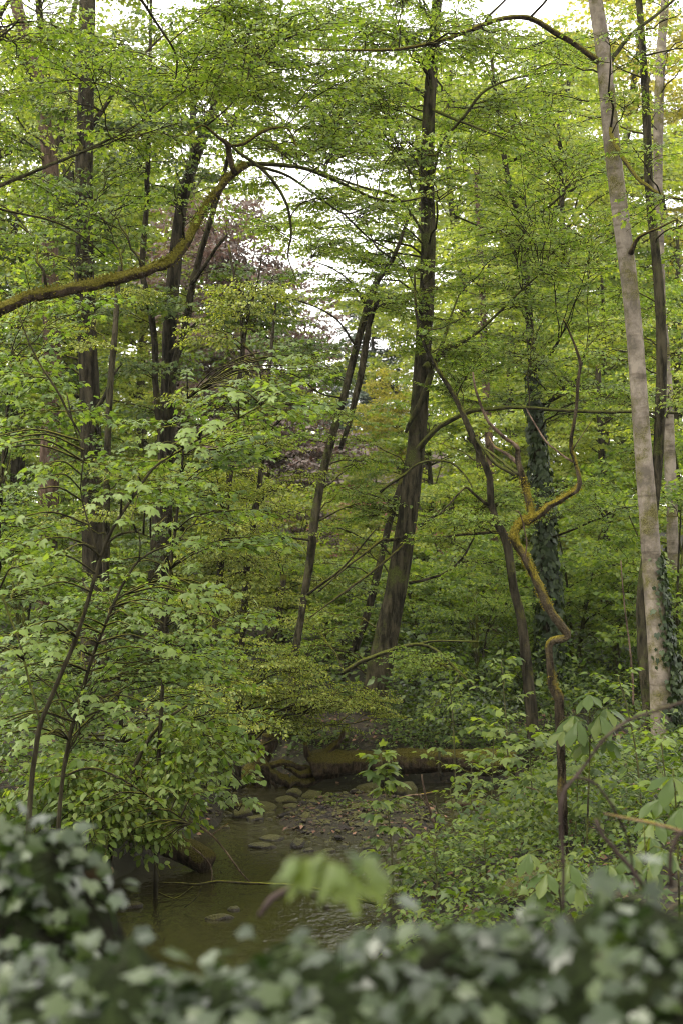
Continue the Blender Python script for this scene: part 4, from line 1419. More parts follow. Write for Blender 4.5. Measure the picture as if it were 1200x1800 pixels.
seedling('maple_seedling', 'upright maple seedling standing alone before the gravel bar', [(668, 1325, 4), (676, 1380, 5), (683, 1440, 6), (688, 1500, 7), (690, 1580, 8)], 12.0, 19, HERB_ME, .098, 4, 60, .22)
seedling('maple_seedling', 'tall maple seedling in front of the right end of the fallen log', [(828, 1345, 4), (828, 1400, 5), (826, 1450, 6), (824, 1520, 7)], 13.4, 10, HERB_ME, 0.081, 4, 61, .34)
seedling('maple_seedling', 'maple seedling overlapping the log end, its top above the log', [(868, 1270, 4), (866, 1320, 5), (864, 1380, 6), (862, 1460, 7)], 14.2, 13, HERB_ME, 0.089, 4, 62, .42)
seedling('elder_shrub', 'small elder shrub with fine leaves between the lone seedling and the dead sticks', [(790, 1385, 4), (795, 1430, 5), (792, 1490, 6), (788, 1540, 7)], 13.0, 14, LIME_ME, 0.058, 4, 63, .32, cat='shrub')
seedling('maple_seedling', 'maple seedling with broad leaves left beside the foot of the snag', [(930, 1300, 4), (932, 1350, 5), (936, 1420, 6), (938, 1500, 8)], 12.6, 14, HERB_ME, 0.089, 4, 64, .42)
seedling('maple_seedling', 'bright seedling right beside the foot of the snag, under the chestnut leaves', [(1010, 1330, 4), (1014, 1380, 5), (1012, 1440, 6), (1010, 1500, 8)], 11.6, 12, HERB_ME, 0.081, 4, 65, .36)
seedling('lime_sapling', 'leafy lime sapling in front of the base of the pale beech', [(1085, 1190, 5), (1100, 1240, 6), (1115, 1310, 7), (1125, 1400, 8)], 12.2, 18, LIME_ME, 0.078, 4, 66, .46, cat='sapling')
seedling('lime_sapling', 'lime sapling with hanging shoots at the right edge below the beech', [(1160, 1290, 5), (1165, 1340, 6), (1172, 1400, 7), (1178, 1480, 8)], 10.4, 16, LIME_ME, 0.078, 4, 67, .42, cat='sapling')
seedling('elder_shrub', 'fine-leaved green shrub filling the near bank below the lone seedling', [(760, 1470, 4), (765, 1520, 5), (768, 1570, 6), (770, 1640, 7)], 10.8, 20, LIME_ME, 0.048, 5, 68, .40, cat='shrub')
seedling('elder_shrub', 'fine-leaved green shrub beside the moss-yellow boulder, right of the stream', [(850, 1460, 4), (852, 1510, 5), (856, 1560, 6), (858, 1630, 7)], 11.0, 20, LIME_ME, 0.051, 5, 69, .42, cat='shrub')
seedling('elder_shrub', 'low shrub of fine leaves at the near water edge just right of the blurred spray', [(705, 1580, 4), (707, 1620, 5), (708, 1670, 6)], 10.2, 14, LIME_ME, 0.045, 4, 70, .34, cat='shrub')
seedling('maple_seedling', 'pale maple seedling in the dark hollow behind the fallen log', [(790, 1205, 4), (794, 1250, 5), (798, 1320, 6)], 17.5, 12, HERB_ME, 0.096, 4, 71, .5)
seedling('maple_seedling', 'leafy seedling before the curved dark stem, left of the snag kink', [(880, 1160, 4), (884, 1210, 5), (890, 1290, 7)], 16.6, 16, HERB_ME, 0.096, 4, 72, .55)

# horse chestnut seedlings: leaves of seven leaflets
LEAFLET = fan([(0, 0), (.25, -.09), (.5, -.2), (.76, -.265), (.93, -.16), (1.03, 0), (.93, .16), (.76, .265), (.5, .2), (.25, .09)], (.6, 0), .42, .16)
LEAFLET_ME = leaf_meshes('leaflet', LEAFLET, [LM['herb']], 6)


def chestnut(label, stem, Y, leaves, seed):
    P, R = px_path(stem, Y)
    P, R = to_ground(P, R * .42, 1.1)
    Ps, Rs = smooth_path(P, R, .06)
    t = thing('chestnut_seedling', label, 'seedling', P[-1])
    mb = MB()
    tube(mb, Ps, Rs, 6)
    mb.build('stem', BM['green'], t)
    r = np.random.default_rng(seed)
    for (px, py, size, tilt) in leaves:
        c = at(px, py, Y + r.uniform(-.25, .05))
        d = np.linalg.norm(Ps - (c - [0, 0, .05]), axis=1)
        b = Ps[np.argmin(d)]
        mb = MB()
        tube(mb, smooth_path([b, (b + c) / 2 + [0, 0, .03], c], [.003, .0028, .0025], .05)[0], np.full(len(smooth_path([b, (b + c) / 2 + [0, 0, .03], c], [1, 1, 1], .05)[0]), .003), 4)
        lf = mb.build('leaf', BM['green'], t)
        out = nrm(c - b)
        az0 = math.atan2(out[1], out[0])
        for q in range(7):
            a = az0 + (q - 3) * .82
            ld = np.array([math.cos(a), math.sin(a), -tilt * r.uniform(.7, 1.2)])
            R_ = frame(ld[None], np.array([[0, -.25, 1.0]]), np.array([r.normal(0, .1)]))[0]
            o = place('leaflet', LEAFLET_ME[r.integers(len(LEAFLET_ME))], t, M4(R_, c, size * (1 - .13 * abs(q - 3)) * r.uniform(.92, 1.05)))
            o.parent = lf
    return t


chestnut('chestnut seedling with big fan leaves between the snag and the beech', [(1034, 1215, 5), (1036, 1280, 6), (1035, 1350, 7), (1032, 1430, 9)], 11.2,
         [(1008, 1258, .17, .25), (1062, 1246, .17, .3), (1034, 1222, .17, .2), (1052, 1258, .19, .7), (1014, 1268, .18, .5), (1030, 1300, .20, .35), (1068, 1300, .17, .4), (990, 1285, .15, .3)], 80)
chestnut('chestnut seedling with pale fan leaves at the right edge', [(1182, 1350, 6), (1186, 1400, 7), (1190, 1480, 9)], 8.2,
         [(1180, 1365, .17, .2), (1160, 1405, .16, .3), (1195, 1420, .16, .4), (1150, 1440, .15, .3)], 81)
chestnut('low chestnut seedling with fan leaves above the ivy at lower right', [(1130, 1450, 6), (1134, 1500, 7), (1136, 1580, 8)], 7.6,
         [(1142, 1472, .14, .3), (1110, 1500, .13, .4), (1165, 1495, .14, .35), (1095, 1535, .13, .4), (1070, 1520, .12, .3), (1140, 1520, .13, .4)], 82)
chestnut('very low chestnut seedling with drooping fan leaves left of the bramble arch', [(975, 1500, 5), (980, 1550, 6), (985, 1600, 7)], 8.4,
         [(960, 1535, .14, .45), (1000, 1520, .13, .4), (950, 1560, .14, .5), (1010, 1550, .13, .4), (930, 1500, .12, .4)], 83)

# ------------------------------------------------------------------ ground cover nobody could count
def scatter_ground(name, tpl_kind, n, box, keep, sz, mat, hmax, seed, leaf, per, kind='stuff'):
    r = np.random.default_rng(seed)
    x = r.uniform(box[0], box[1], n)
    y = r.uniform(box[2], box[3], n)
    k = keep(x, y)
    x, y = x[k], y[k]
    z = ground_h(x, y)
    mb = MB()
    m = len(x)
    for q in range(per):
        a = r.uniform(0, 6.28, m)
        h = hmax * r.uniform(.1, 1, m) * (.5 + .5 * r.random(m))
        rad = r.uniform(.02, .16, m)
        pos = np.column_stack([x + np.cos(a) * rad, y + np.sin(a) * rad, z + h])
        d = np.column_stack([np.cos(a), np.sin(a), r.uniform(-.6, .1, m)])
        put(mb, leaf, pos, frame(d, np.array([0, 0, 1.0]) + r.normal(0, .3, (m, 3)), r.normal(0, .3, m)), sz * r.uniform(.6, 1.3, m), r.uniform(0, 1, m))
    o = mb.build(name, LM[mat], None)
    o['kind'] = kind
    global N_TRI
    N_TRI += mb.tris()
    return o


def infr(x, y, m=1.0):
    return np.abs(x) < y * .24 + m


def patch(x, y, f, lim):
    return np.sin(x * f + 2 * np.sin(y * f * .7)) + np.sin(y * f * 1.3 + 1.4 * np.sin(x * f)) > lim


right = lambda x, y: (x > np.interp(y, LOW_Y, LOW_X)) & (sgn_low(x, y) > .15) & infr(x, y)
left = lambda x, y: (x < np.interp(y, LOW_Y, LOW_X)) & (sgn_low(x, y) > .25) & infr(x, y)
scatter_ground('bank_undergrowth', 'herb', 5200, (-.5, 6.5, 7.5, 20), lambda x, y: right(x, y) & (y < 20) & patch(x, y, 1.3, -.9), .052, 'herb', .42, 1, OVAL4, 14)
scatter_ground('seedling_undergrowth', 'herb', 2600, (0, 8, 8.5, 24), lambda x, y: right(x, y) & patch(x + 3, y, .9, -.7), .070, 'herb', .75, 2, MAPLE3, 11)
scatter_ground('left_undergrowth', 'herb', 3200, (-7, 0, 8, 24), lambda x, y: left(x, y) & patch(x, y, 1.1, -.6), .09, 'herb', .35, 3, OVAL4, 8)
scatter_ground('ground_ivy', 'ivy', 6500, (1.0, 9, 14.5, 32), lambda x, y: (sgn_low(x, y) > .5) & infr(x, y) & patch(x + 1, y, .6, -1.2), .10, 'ivy', .22, 4, OVAL4, 5)
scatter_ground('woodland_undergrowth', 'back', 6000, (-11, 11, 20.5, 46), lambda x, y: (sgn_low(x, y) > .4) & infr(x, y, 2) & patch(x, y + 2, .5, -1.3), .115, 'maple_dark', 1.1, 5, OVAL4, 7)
scatter_ground('bank_ferns', 'herb', 1500, (-2.6, 3.4, 19.3, 22.0), lambda x, y: (sgn_low(x, y) > .06) & patch(x, y, 1.6, -1.0), .06, 'herb', .22, 8, OVAL4, 9)
scatter_ground('far_bank_ivy', 'herb', 700, (-2.8, -.8, 15.5, 20.5), lambda x, y: (sgn_low(x, y) > .10), .055, 'maple_dark', .16, 9, OVAL4, 9)
scatter_ground('leaf_litter', 'litter', 12000, (-4.5, 5, 10, 22), lambda x, y: ((sgn_low(x, y) > .05) | (ground_h(x, y) > .04)) & infr(x, y), .065, 'litter', .012, 6, OVAL4, 1)
scatter_ground('bar_weeds', 'herb', 420, (-1.0, 1.5, 15.2, 18.9), lambda x, y: (sgn_low(x, y) < -.2) & (ground_h(x, y) > .05) & patch(x * 2, y * 2, 1.3, .3), .045, 'herb', .09, 7, OVAL4, 6)

# ------------------------------------------------------------------ stones, log, roots, sticks
ROCK = []
for k in range(7):
    V, Fa = rock_verts(k + 3, .8)
    ROCK.append((V, Fa))


def rock(label, px, py, size, Y=None, mat='wet', k=0, sc=(1, 1, 1), rz=0, name='rock'):
    if Y is None:
        Y = (CAM_H - .06) * F / (py - 960)
    p = at(px, py, Y)
    z = max(float(ground_h(p[0], p[1])), 0.0) - .01
    V, Fa = ROCK[k % len(ROCK)]
    c, s = math.cos(rz), math.sin(rz)
    V = V * np.array([sc[0], sc[1], max(.75, sc[2] * 1.25)]) * size * .9
    V = np.column_stack([V[:, 0] * c - V[:, 1] * s, V[:, 0] * s + V[:, 1] * c, V[:, 2]])
    t = thing(name, label, name, (p[0], p[1], z))
    mb = MB()
    mb.add(V + np.array([p[0], p[1], z + size * sc[2] * .30]), Fa)
    mb.build('stone', SM[mat], t)


rock('rounded boulder with a moss cap under the right half of the log', 715, 1392, .17, 18.4, 'mossy', 0)
rock('mossy boulder hidden behind the lone seedling, left of the round one', 645, 1388, .17, 18.5, 'mossy', 1, (1.2, 1, .8))
rock('moss-topped stone at the far end of the gravel bar, left of a pair', 518, 1396, .10, 18.3, 'mossy', 2, (1.2, 1, .9))
rock('moss-topped stone touching its neighbour at the far end of the bar', 547, 1396, .11, 18.2, 'mossy', 3, (1.3, 1, .9), .5)
rock('low green stone at the edge of the white riffle', 502, 1408, .11, 17.9, 'mossy', 4, (1.4, 1, .6))
rock('rust-coloured stone near the mossy stones of the bar', 512, 1420, .10, 17.4, 'red', 5, (1.3, 1, .7), .4)
rock('long dark stone beside the small half-sunk log', 458, 1420, .15, 17.3, 'mossy', 6, (1.6, 1, .65), .2)
rock('dark stone with green top at the left edge of the bar', 425, 1434, .14, 16.9, 'mossy', 2, (1.3, 1, .7), 1.0)
rock('grey stone left of the dry gravel, near the water', 447, 1440, .10, 16.7, 'wet', 1, (1.3, 1, .6))
rock('upright dark brown stone at the near edge of the bar', 522, 1486, .085, 15.2, 'wet', 3, (1, 1, 1.2))
rock('small dark pebble right of the upright brown stone', 543, 1493, .055, 15.0, 'wet', 0, (1.2, 1, .8))
rock('small flat dark stone in the ripples, middle of the stream', 578, 1493, .055, 15.0, 'wet', 4, (1.5, 1, .6))
rock('low dark stone at the left end of the near bar edge', 460, 1486, .10, 15.2, 'wet', 5, (1.7, 1, .45))
rock('flat stone where the calm pool meets the bar', 478, 1470, .09, 15.6, 'wet', 6, (1.8, 1, .5))
rock('dark lump with a grass tuft standing in the calm pool', 228, 1590, .09, 12.7, 'wet', 1, (1.5, 1, .55))
rock('small dark stone in the near pool under the fallen branch', 412, 1588, .05, 12.6, 'wet', 0, (1.3, 1, .8))
rock('flat chip of wet stone lying in the near pool', 385, 1600, .07, 12.3, 'wet', 4, (2.0, .8, .45), .2)
rock('brown slab lying between the seedlings right of the dead sticks', 822, 1398, .17, 17.6, 'red', 5, (2.0, 1, .5))
rock('mossy brown slab at the right end of the water', 885, 1405, .2, 16.6, 'mossy', 6, (1.8, 1, .6))
rock('boulder covered in bright yellow-green moss at the lower right bank', 935, 1548, .22, 10.4, 'mossy', 0, (1.3, 1, .9))
rock('second moss-covered boulder above the yellow-green one', 955, 1520, .17, 10.9, 'mossy', 3, (1.3, 1, .9))

# cobbles strewn along the edge of the bar
mb = MB()
r = np.random.default_rng(19)
n = 260
x, y = r.uniform(-1.7, 2.2, n), r.uniform(14.6, 19.2, n)
e_ = ground_h(x, y)
kk = (sgn_low(x, y) < .05) & (e_ > -.16) & (e_ < .07)
for x_, y_, g_ in zip(x[kk], y[kk], e_[kk]):
    V, Fa = ROCK[r.integers(7)]
    a_ = r.uniform(0, 6.28)
    q = r.uniform(.02, .06)
    V = V * np.array([r.uniform(.9, 1.5), 1, r.uniform(.6, 1.0)]) * q
    V = np.column_stack([V[:, 0] * math.cos(a_) - V[:, 1] * math.sin(a_), V[:, 0] * math.sin(a_) + V[:, 1] * math.cos(a_), V[:, 2]])
    mb.add(V + np.array([x_, y_, max(g_, -.02) + q * .2]), Fa)
cb = mb.build('cobbles', SM['wet'], None)
cb['kind'] = 'stuff'

mb = MB()
r = np.random.default_rng(9)
n = 11000
x, y = r.uniform(-2.0, 3.0, n), r.uniform(13.4, 19.2, n)
s = sgn_low(x, y)
gh = ground_h(x, y)
k = (s < .1) & (gh > -.06)
x, y, gh = x[k], y[k], gh[k]
sz = np.exp(r.normal(-4.15, .6, len(x)))
V0, F0 = rock_verts(21, .6)
import bmesh as _b
bm = _b.new()
_b.ops.create_icosphere(bm, subdivisions=1, radius=1)
V0 = np.array([v.co[:] for v in bm.verts])
F0 = np.array([[v.index for v in f.verts] for f in bm.faces])
bm.free()
V0 = V0 * (1 + r.normal(0, .12, (len(V0), 1)))
V0[:, 2] *= .6
a = r.uniform(0, 6.28, len(x))
put(mb, (V0, F0), np.column_stack([x, y, gh + sz * .15]), frame(np.column_stack([np.cos(a), np.sin(a), r.normal(0, .2, len(x))]), np.array([0, 0, 1.0]) + np.zeros((len(x), 3)), r.normal(0, .3, len(x))), np.minimum(sz, .075), r.uniform(0, 1, len(x)))
gv = mb.build('gravel', SM['pebble'], None, smooth=False)
gv['kind'] = 'stuff'

# fallen log
t = thing('fallen_log', 'long fallen log with moss along its top lying across the stream bank', 'log', at(710, 1366, 19.0))
P = [at(548, 1350, 19.0), at(572, 1343, 19.0), at(620, 1341, 19.0), at(700, 1339, 19.0), at(780, 1337, 19.0), at(850, 1340, 19.0), at(905, 1342, 19.0)]
P, R = smooth_path(P, [.20, .19, .165, .155, .155, .16, .15], .08)
mb = MB()
tube(mb, P, R, 22, rough=.075, seed=3)
mb.build('trunk', BM['log'], t)
for pts in ([(560, 1340, 22), (580, 1318, 14), (598, 1300, 9), (604, 1280, 5)], [(548, 1355, 20), (528, 1362, 14), (512, 1352, 9), (500, 1348, 5)], [(556, 1345, 18), (540, 1325, 12), (536, 1305, 7)]):
    mb = MB()
    a, b = px_path(pts, 18.95)
    a, b = smooth_path(a, b, .06)
    tube(mb, a, b, 9, rough=.1, seed=len(a))
    mb.build('root', BM['log'], t)

t = thing('tangled_roots', 'tangle of mossy tree roots overhanging the water at the far left bank', 'roots', at(455, 1390, 18.9))
for pts in ([(350, 1345, 26), (380, 1362, 26), (408, 1372, 26), (435, 1362, 26), (455, 1344, 28), (470, 1318, 30), (478, 1290, 34)],
            [(462, 1342, 20), (480, 1362, 20), (500, 1374, 20), (525, 1372, 18), (548, 1372, 15), (566, 1362, 12), (580, 1352, 8)],
            [(463, 1346, 15), (468, 1366, 13), (470, 1382, 12), (462, 1396, 8)],
            [(380, 1345, 12), (395, 1352, 14), (412, 1366, 12)],
            [(350, 1372, 18), (380, 1386, 20), (420, 1388, 20), (450, 1380, 16), (466, 1368, 12)],
            [(478, 1345, 12), (505, 1340, 12), (530, 1348, 11), (556, 1350, 9)],
            [(470, 1356, 10), (490, 1386, 9), (520, 1384, 8), (552, 1390, 5)],
            [(440, 1362, 10), (452, 1384, 9), (440, 1396, 6)]):
    a, b = px_path(pts, 18.9, .15)
    a, b = smooth_path(a, b, .06)
    a = a + np.random.default_rng(len(a)).normal(0, .012, a.shape)
    mb = MB()
    tube(mb, a, b, 10, rough=.09, seed=len(a))
    mb.build('root', BM['log'], t)

t = thing('sunken_log', 'mossy log end slanting from the left bank down into the pool', 'log', at(345, 1520, 14.2))
a, b = px_path([(262, 1462, 46), (300, 1482, 46), (335, 1500, 46), (366, 1514, 44)], 14.4, -.35)
a, b = smooth_path(a, b, .06)
mb = MB()
tube(mb, a, b, 16, rough=.06, seed=5)
mb.build('trunk', BM['log'], t)

t = thing('driftwood_log', 'small half-sunk log lying beside stones at the top of the pool', 'log', at(425, 1418, 17.4))
a, b = px_path([(396, 1416, 10), (420, 1417, 11), (448, 1417, 10)], 17.3)
a, b = smooth_path(a, b, .06)
mb = MB()
tube(mb, a, b, 9, rough=.08, seed=6)
mb.build('trunk', BM['log'], t)


def stick(name, label, cat, paths, bark, parts=('stem',), thin=1.0):
    """paths: [(pixel polyline, Y, dy)]"""
    (p0, Y0, d0) = paths[0]
    a, b = px_path(p0, Y0, d0)
    t = thing(name, label, cat, a[0])
    for k, (pts, Y, dy) in enumerate(paths):
        a, b = px_path(pts, Y, dy)
        a, b = smooth_path(a, b * thin, .05)
        a = a + np.random.default_rng(k + 3).normal(0, 1, a.shape) * b[:, None] * .10
        mb = MB()
        tube(mb, a, b, 7, rough=.05, seed=k)
        mb.build(parts[min(k, len(parts) - 1)], BM[bark], t)
    return t


stick('fallen_branch', 'thin fallen branch lying low over the near pool with side twigs', 'branch',
      [([(660, 1588, 7), (620, 1580, 6), (585, 1570, 6), (520, 1557, 5), (470, 1554, 5), (430, 1552, 5), (380, 1550, 5), (348, 1555, 5), (320, 1553, 4), (278, 1552, 3)], 12.5, .3),
       ([(344, 1556, 4), (325, 1570, 3), (306, 1580, 3), (280, 1569, 2)], 12.8, -.1),
       ([(356, 1552, 4), (348, 1575, 3), (325, 1595, 2)], 12.75, -.2),
       ([(650, 1585, 5), (620, 1560, 4), (605, 1530, 3)], 12.5, .1)], 'twig', ('branch', 'twig'))
stick('bare_twig', 'bare pale twig arching from the left bank down toward the pool', 'twig',
      [([(310, 1432, 3), (342, 1448, 4), (372, 1468, 4), (400, 1500, 3), (425, 1535, 3), (442, 1552, 2)], 13.4, -.3),
       ([(372, 1468, 3), (390, 1455, 2), (402, 1448, 2)], 13.3, 0)], 'dead', ('stem', 'twig'))
stick('curled_twig', 'short curled yellowish twig hanging at the end of the sunken log', 'twig',
      [([(330, 1482, 3), (352, 1500, 3), (370, 1520, 3), (373, 1540, 2), (371, 1552, 2)], 13.7, 0)], 'dead')
stick('dead_stick', 'bare reddish stick leaning upright out of the gravel', 'stick',
      [([(740, 1362, 3), (746, 1395, 4), (756, 1430, 5), (768, 1462, 5)], 14.6, .2), ([(752, 1418, 3), (735, 1396, 2)], 14.55, 0)], 'dead', ('stem', 'twig'))
stick('dead_stick', 'broken pale stake standing in front of the log', 'stick',
      [([(772, 1312, 4), (771, 1335, 5), (772, 1352, 5), (774, 1372, 5)], 18.2, 0)], 'grey')
stick('dead_stick', 'thin grey stick standing right beside the reddish one', 'stick',
      [([(764, 1400, 3), (770, 1440, 3), (774, 1475, 3)], 15.2, 0)], 'grey')
stick('dead_branch', 'dead branch lying on the gravel at the right below the boulder', 'branch',
      [([(700, 1404, 4), (720, 1398, 4), (745, 1396, 4), (770, 1390, 3)], 17.2, 0)], 'dead')
stick('dead_twig', 'bent bare twig poking up among seedlings left of the snag', 'twig',
      [([(924, 1384, 3), (940, 1388, 3), (952, 1402, 3), (960, 1418, 3)], 12.4, 0)], 'dead')
stick('green_shoot', 'thin pale vertical shoot hanging in front of the trunks left of the beech', 'shoot',
      [([(1090, 985, 2), (1096, 1060, 3), (1104, 1120, 3), (1110, 1180, 4), (1112, 1240, 4)], 14.0, 0)], 'dead')

# brambles and twigs close to the lens
stick('bramble_arch', 'tall arching bramble cane, out of focus, standing above the ivy at the right', 'bramble',
      [([(1260, 1215, 8), (1200, 1234, 9), (1150, 1250, 9), (1100, 1268, 10), (1060, 1300, 10), (1035, 1335, 10), (1012, 1365, 11), (994, 1385, 12), (986, 1405, 12), (985, 1440, 11), (988, 1490, 11), (989, 1540, 10), (988, 1600, 10)], 4.6, -.4),
       ([(1012, 1368, 10), (1036, 1372, 10), (1060, 1395, 8), (1085, 1435, 8), (1104, 1480, 7), (1112, 1530, 6)], 4.5, .1)], 'bramble', ('cane', 'side_shoot'), thin=.58)
stick('bramble_cane', 'short slanting bramble cane, out of focus, inside the tall bramble arch', 'bramble',
      [([(1045, 1440, 7), (1060, 1470, 8), (1085, 1500, 9), (1105, 1522, 8), (1130, 1560, 8)], 4.0, 0)], 'bramble', ('cane',))
stick('reed_stalk', 'straw-coloured blurred stalk crossing low at the right edge', 'stalk',
      [([(1060, 1430, 3), (1110, 1440, 5), (1150, 1448, 6), (1200, 1462, 6), (1250, 1478, 6)], 4.4, -.2)], 'dead', ('cane',))
stick('bramble_cane', 'dark upright blurred cane at the right edge of the ivy', 'bramble',
      [([(1215, 1455, 9), (1190, 1470, 9), (1178, 1500, 9), (1178, 1560, 9)], 3.6, 0)], 'bramble', ('cane',))
stick('bramble_cane', 'low hooked blurred cane arching over the ivy below the leaf spray', 'bramble',
      [([(455, 1610, 10), (478, 1580, 13), (510, 1562, 14), (545, 1568, 10), (575, 1600, 8)], 3.0, .2)], 'bramble', ('cane',))

# blurred leaf spray in front
t = thing('maple_shoot', 'large out-of-focus pale green leaf spray hanging above the ivy', 'shoot', at(690, 1600, 1.9))
mb = MB()
a, b = px_path([(500, 1500, 3), (560, 1512, 4), (620, 1520, 5), (660, 1535, 6), (690, 1570, 7), (690, 1640, 8)], 1.9, .1)
a, b = smooth_path(a, b, .03)
tube(mb, a, b, 5)
mb.build('stem', BM['green'], t)
BIG = leaf_meshes('leaf', SYC, [LM['herb']], 6)
for (px, py, az, tilt, sc) in ((520, 1512, 2.9, .5, .075), (545, 1516, 3.8, .7, .085), (585, 1518, 4.4, .7, .085), (605, 1540, 4.9, .5, .08), (640, 1515, .1, .35, .075), (620, 1508, .8, .3, .07), (655, 1550, 5.2, 1.4, .06), (565, 1506, 2.4, .2, .06)):
    p = at(px, py, 1.9)
    sc *= .58
    tilt *= .55
    ld = np.array([math.cos(az), math.sin(az) * .6, -tilt])
    place('leaf', BIG[int(px) % len(BIG)], t, M4(frame(ld[None], np.array([[0, -.6, 1.0]]), np.array([.1]))[0], p, sc))

# ------------------------------------------------------------------ the ivy close to the lens
def ivy_top(px):
    return np.interp(px, [-100, 0, 60, 110, 150, 185, 205, 240, 330, 450, 560, 700, 800, 900, 1000, 1080, 1200, 1300],
                     [1375, 1400, 1405, 1440, 1500, 1570, 1615, 1645, 1655, 1640, 1625, 1610, 1590, 1585, 1565, 1545, 1545, 1550])


def ivy_mass(name, label, x0, x1, Yf, Yb, topf, n, seed, cards=300, size=(.026, .046), drop=.75):
    """a bank of ivy: a rounded body of stems, blackened as shade between leaves, leaves all over it; nearest leaves single parts"""
    r = np.random.default_rng(seed)
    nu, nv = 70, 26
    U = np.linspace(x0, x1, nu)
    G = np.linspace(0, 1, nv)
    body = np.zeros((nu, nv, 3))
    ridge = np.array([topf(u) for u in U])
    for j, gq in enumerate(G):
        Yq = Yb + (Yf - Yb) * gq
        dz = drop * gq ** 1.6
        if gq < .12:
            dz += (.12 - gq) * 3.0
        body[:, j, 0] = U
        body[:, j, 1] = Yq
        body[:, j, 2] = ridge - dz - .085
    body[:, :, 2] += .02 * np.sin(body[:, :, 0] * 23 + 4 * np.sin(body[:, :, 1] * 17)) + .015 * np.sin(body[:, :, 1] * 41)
    t = thing(name, label, 'ivy', ((x0 + x1) / 2, (Yf + Yb) / 2, 1.62))
    mb = MB()
    i = (np.arange(nu - 1)[:, None] * nv + np.arange(nv - 1)[None]).ravel()
    f = np.concatenate([np.stack([i, i + 1, i + nv + 1], -1), np.stack([i, i + nv + 1, i + nv], -1)])
    mb.add(body.reshape(-1, 3), f)
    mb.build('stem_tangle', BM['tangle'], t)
    iu = r.uniform(0, nu - 1.01, n)
    iv_ = r.uniform(0, 1, n) ** .85 * (nv - 1.01)
    a, b = iu.astype(int), iv_.astype(int)
    P = body[a, b] + (body[a + 1, b] - body[a, b]) * (iu - a)[:, None] + (body[a, b + 1] - body[a, b]) * (iv_ - b)[:, None]
    nx_ = nrm(np.cross(body[a + 1, b] - body[a, b], body[a, b + 1] - body[a, b]))
    nx_ *= np.sign(nx_[:, 2:3] + 1e-6)
    up = nrm(nx_ * .8 + np.array([0, -.25, .75]) + r.normal(0, .6, (n, 3)))
    az = r.normal(-math.pi / 2, 1.1, n)
    d = np.column_stack([np.cos(az), np.sin(az), np.full(n, -.35)])
    d = d - up * (d * up).sum(1, keepdims=True)
    P = P + nx_ * r.uniform(-.02, .10, n)[:, None]
    R = frame(d, up, r.normal(0, .15, n))
    sz = r.uniform(size[0], size[1], n)
    # leaves that lie outermost and nearest are single parts
    lift = (P * up).sum(1) - .25 * np.hypot(P[:, 0], P[:, 1])
    order = np.argsort(-lift + r.normal(0, .15, n))
    par = order[:cards]
    rest = order[cards:]
    for k in par:
        q = r.random()
        me = IVY_ME[r.integers(0, 4)] if q < .93 else (IVY_ME[4 + r.integers(0, 4)] if q < .975 else IVY_ME[8 + r.integers(0, 4)])
        place('leaf', me, t, M4(R[k], P[k], sz[k] / .9))
    mb = MB()
    mi = r.choice([0, 1, 2], len(rest), p=[.93, .045, .025])
    for m in range(3):
        s = rest[mi == m]
        put(mb, IVY, P[s], R[s], sz[s] / .9, r.uniform(0, 1, len(s)), m)
    o = mb.build('foliage', [LM['ivy'], LM['ivy_pale'], LM['ivy_red']], t)
    o['kind'] = 'stuff'
    return t


IVY_ME = leaf_meshes('leaf', IVY, [LM['ivy'], LM['ivy_pale'], LM['ivy_red']], 4)
Yr = 2.15
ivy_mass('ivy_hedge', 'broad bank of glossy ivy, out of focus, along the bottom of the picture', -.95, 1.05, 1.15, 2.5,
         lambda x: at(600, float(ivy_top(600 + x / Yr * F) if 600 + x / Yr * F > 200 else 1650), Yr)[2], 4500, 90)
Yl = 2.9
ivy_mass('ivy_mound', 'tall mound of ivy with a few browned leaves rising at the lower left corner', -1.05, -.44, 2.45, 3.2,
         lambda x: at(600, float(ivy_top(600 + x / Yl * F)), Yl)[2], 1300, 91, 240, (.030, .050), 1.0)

# ------------------------------------------------------------------ behind: trees and bushes of the wood beyond
def proto_tree(name, H, cr_r, low, seed, nclus, bark='grey', lean=0.0):
    r = np.random.default_rng(seed)
    t = thing(name, 'x', 'tree', (0, 0, 0))
    P = np.column_stack([np.cumsum(r.normal(0, .12, 9)) + lean * np.linspace(0, 1, 9) ** 1.3, np.cumsum(r.normal(0, .12, 9)), np.linspace(-.3, H * .92, 9)])
    R = np.linspace(.24, .04, 9) * (H / 14)
    a, b = smooth_path(P, R, .5)
    mb = MB()
    tube(mb, a, b, 8, rough=.05, seed=seed)
    mb.build('trunk', BM[bark], t)
    sk = np.column_stack([a, b])
    sk = sk[sk[:, 2] > H * low * .7]
    cr = Crown('back', seed)
    cr.fill(sk, ((P[5, 0], P[5, 1], H * (low + 1) / 2), (cr_r, cr_r, H * (1 - low) / 2)), nclus, 5, 1.15, 2, shell=.15)
    cr.build('crown', LM['back'], BM['twig'], t)
    return t


def set_leaf(t, mat):
    for ch in t.children:
        if ch.name.startswith('crown'):
            ch.material_slots[0].link = 'OBJECT'
            ch.material_slots[0].material = LM[mat]


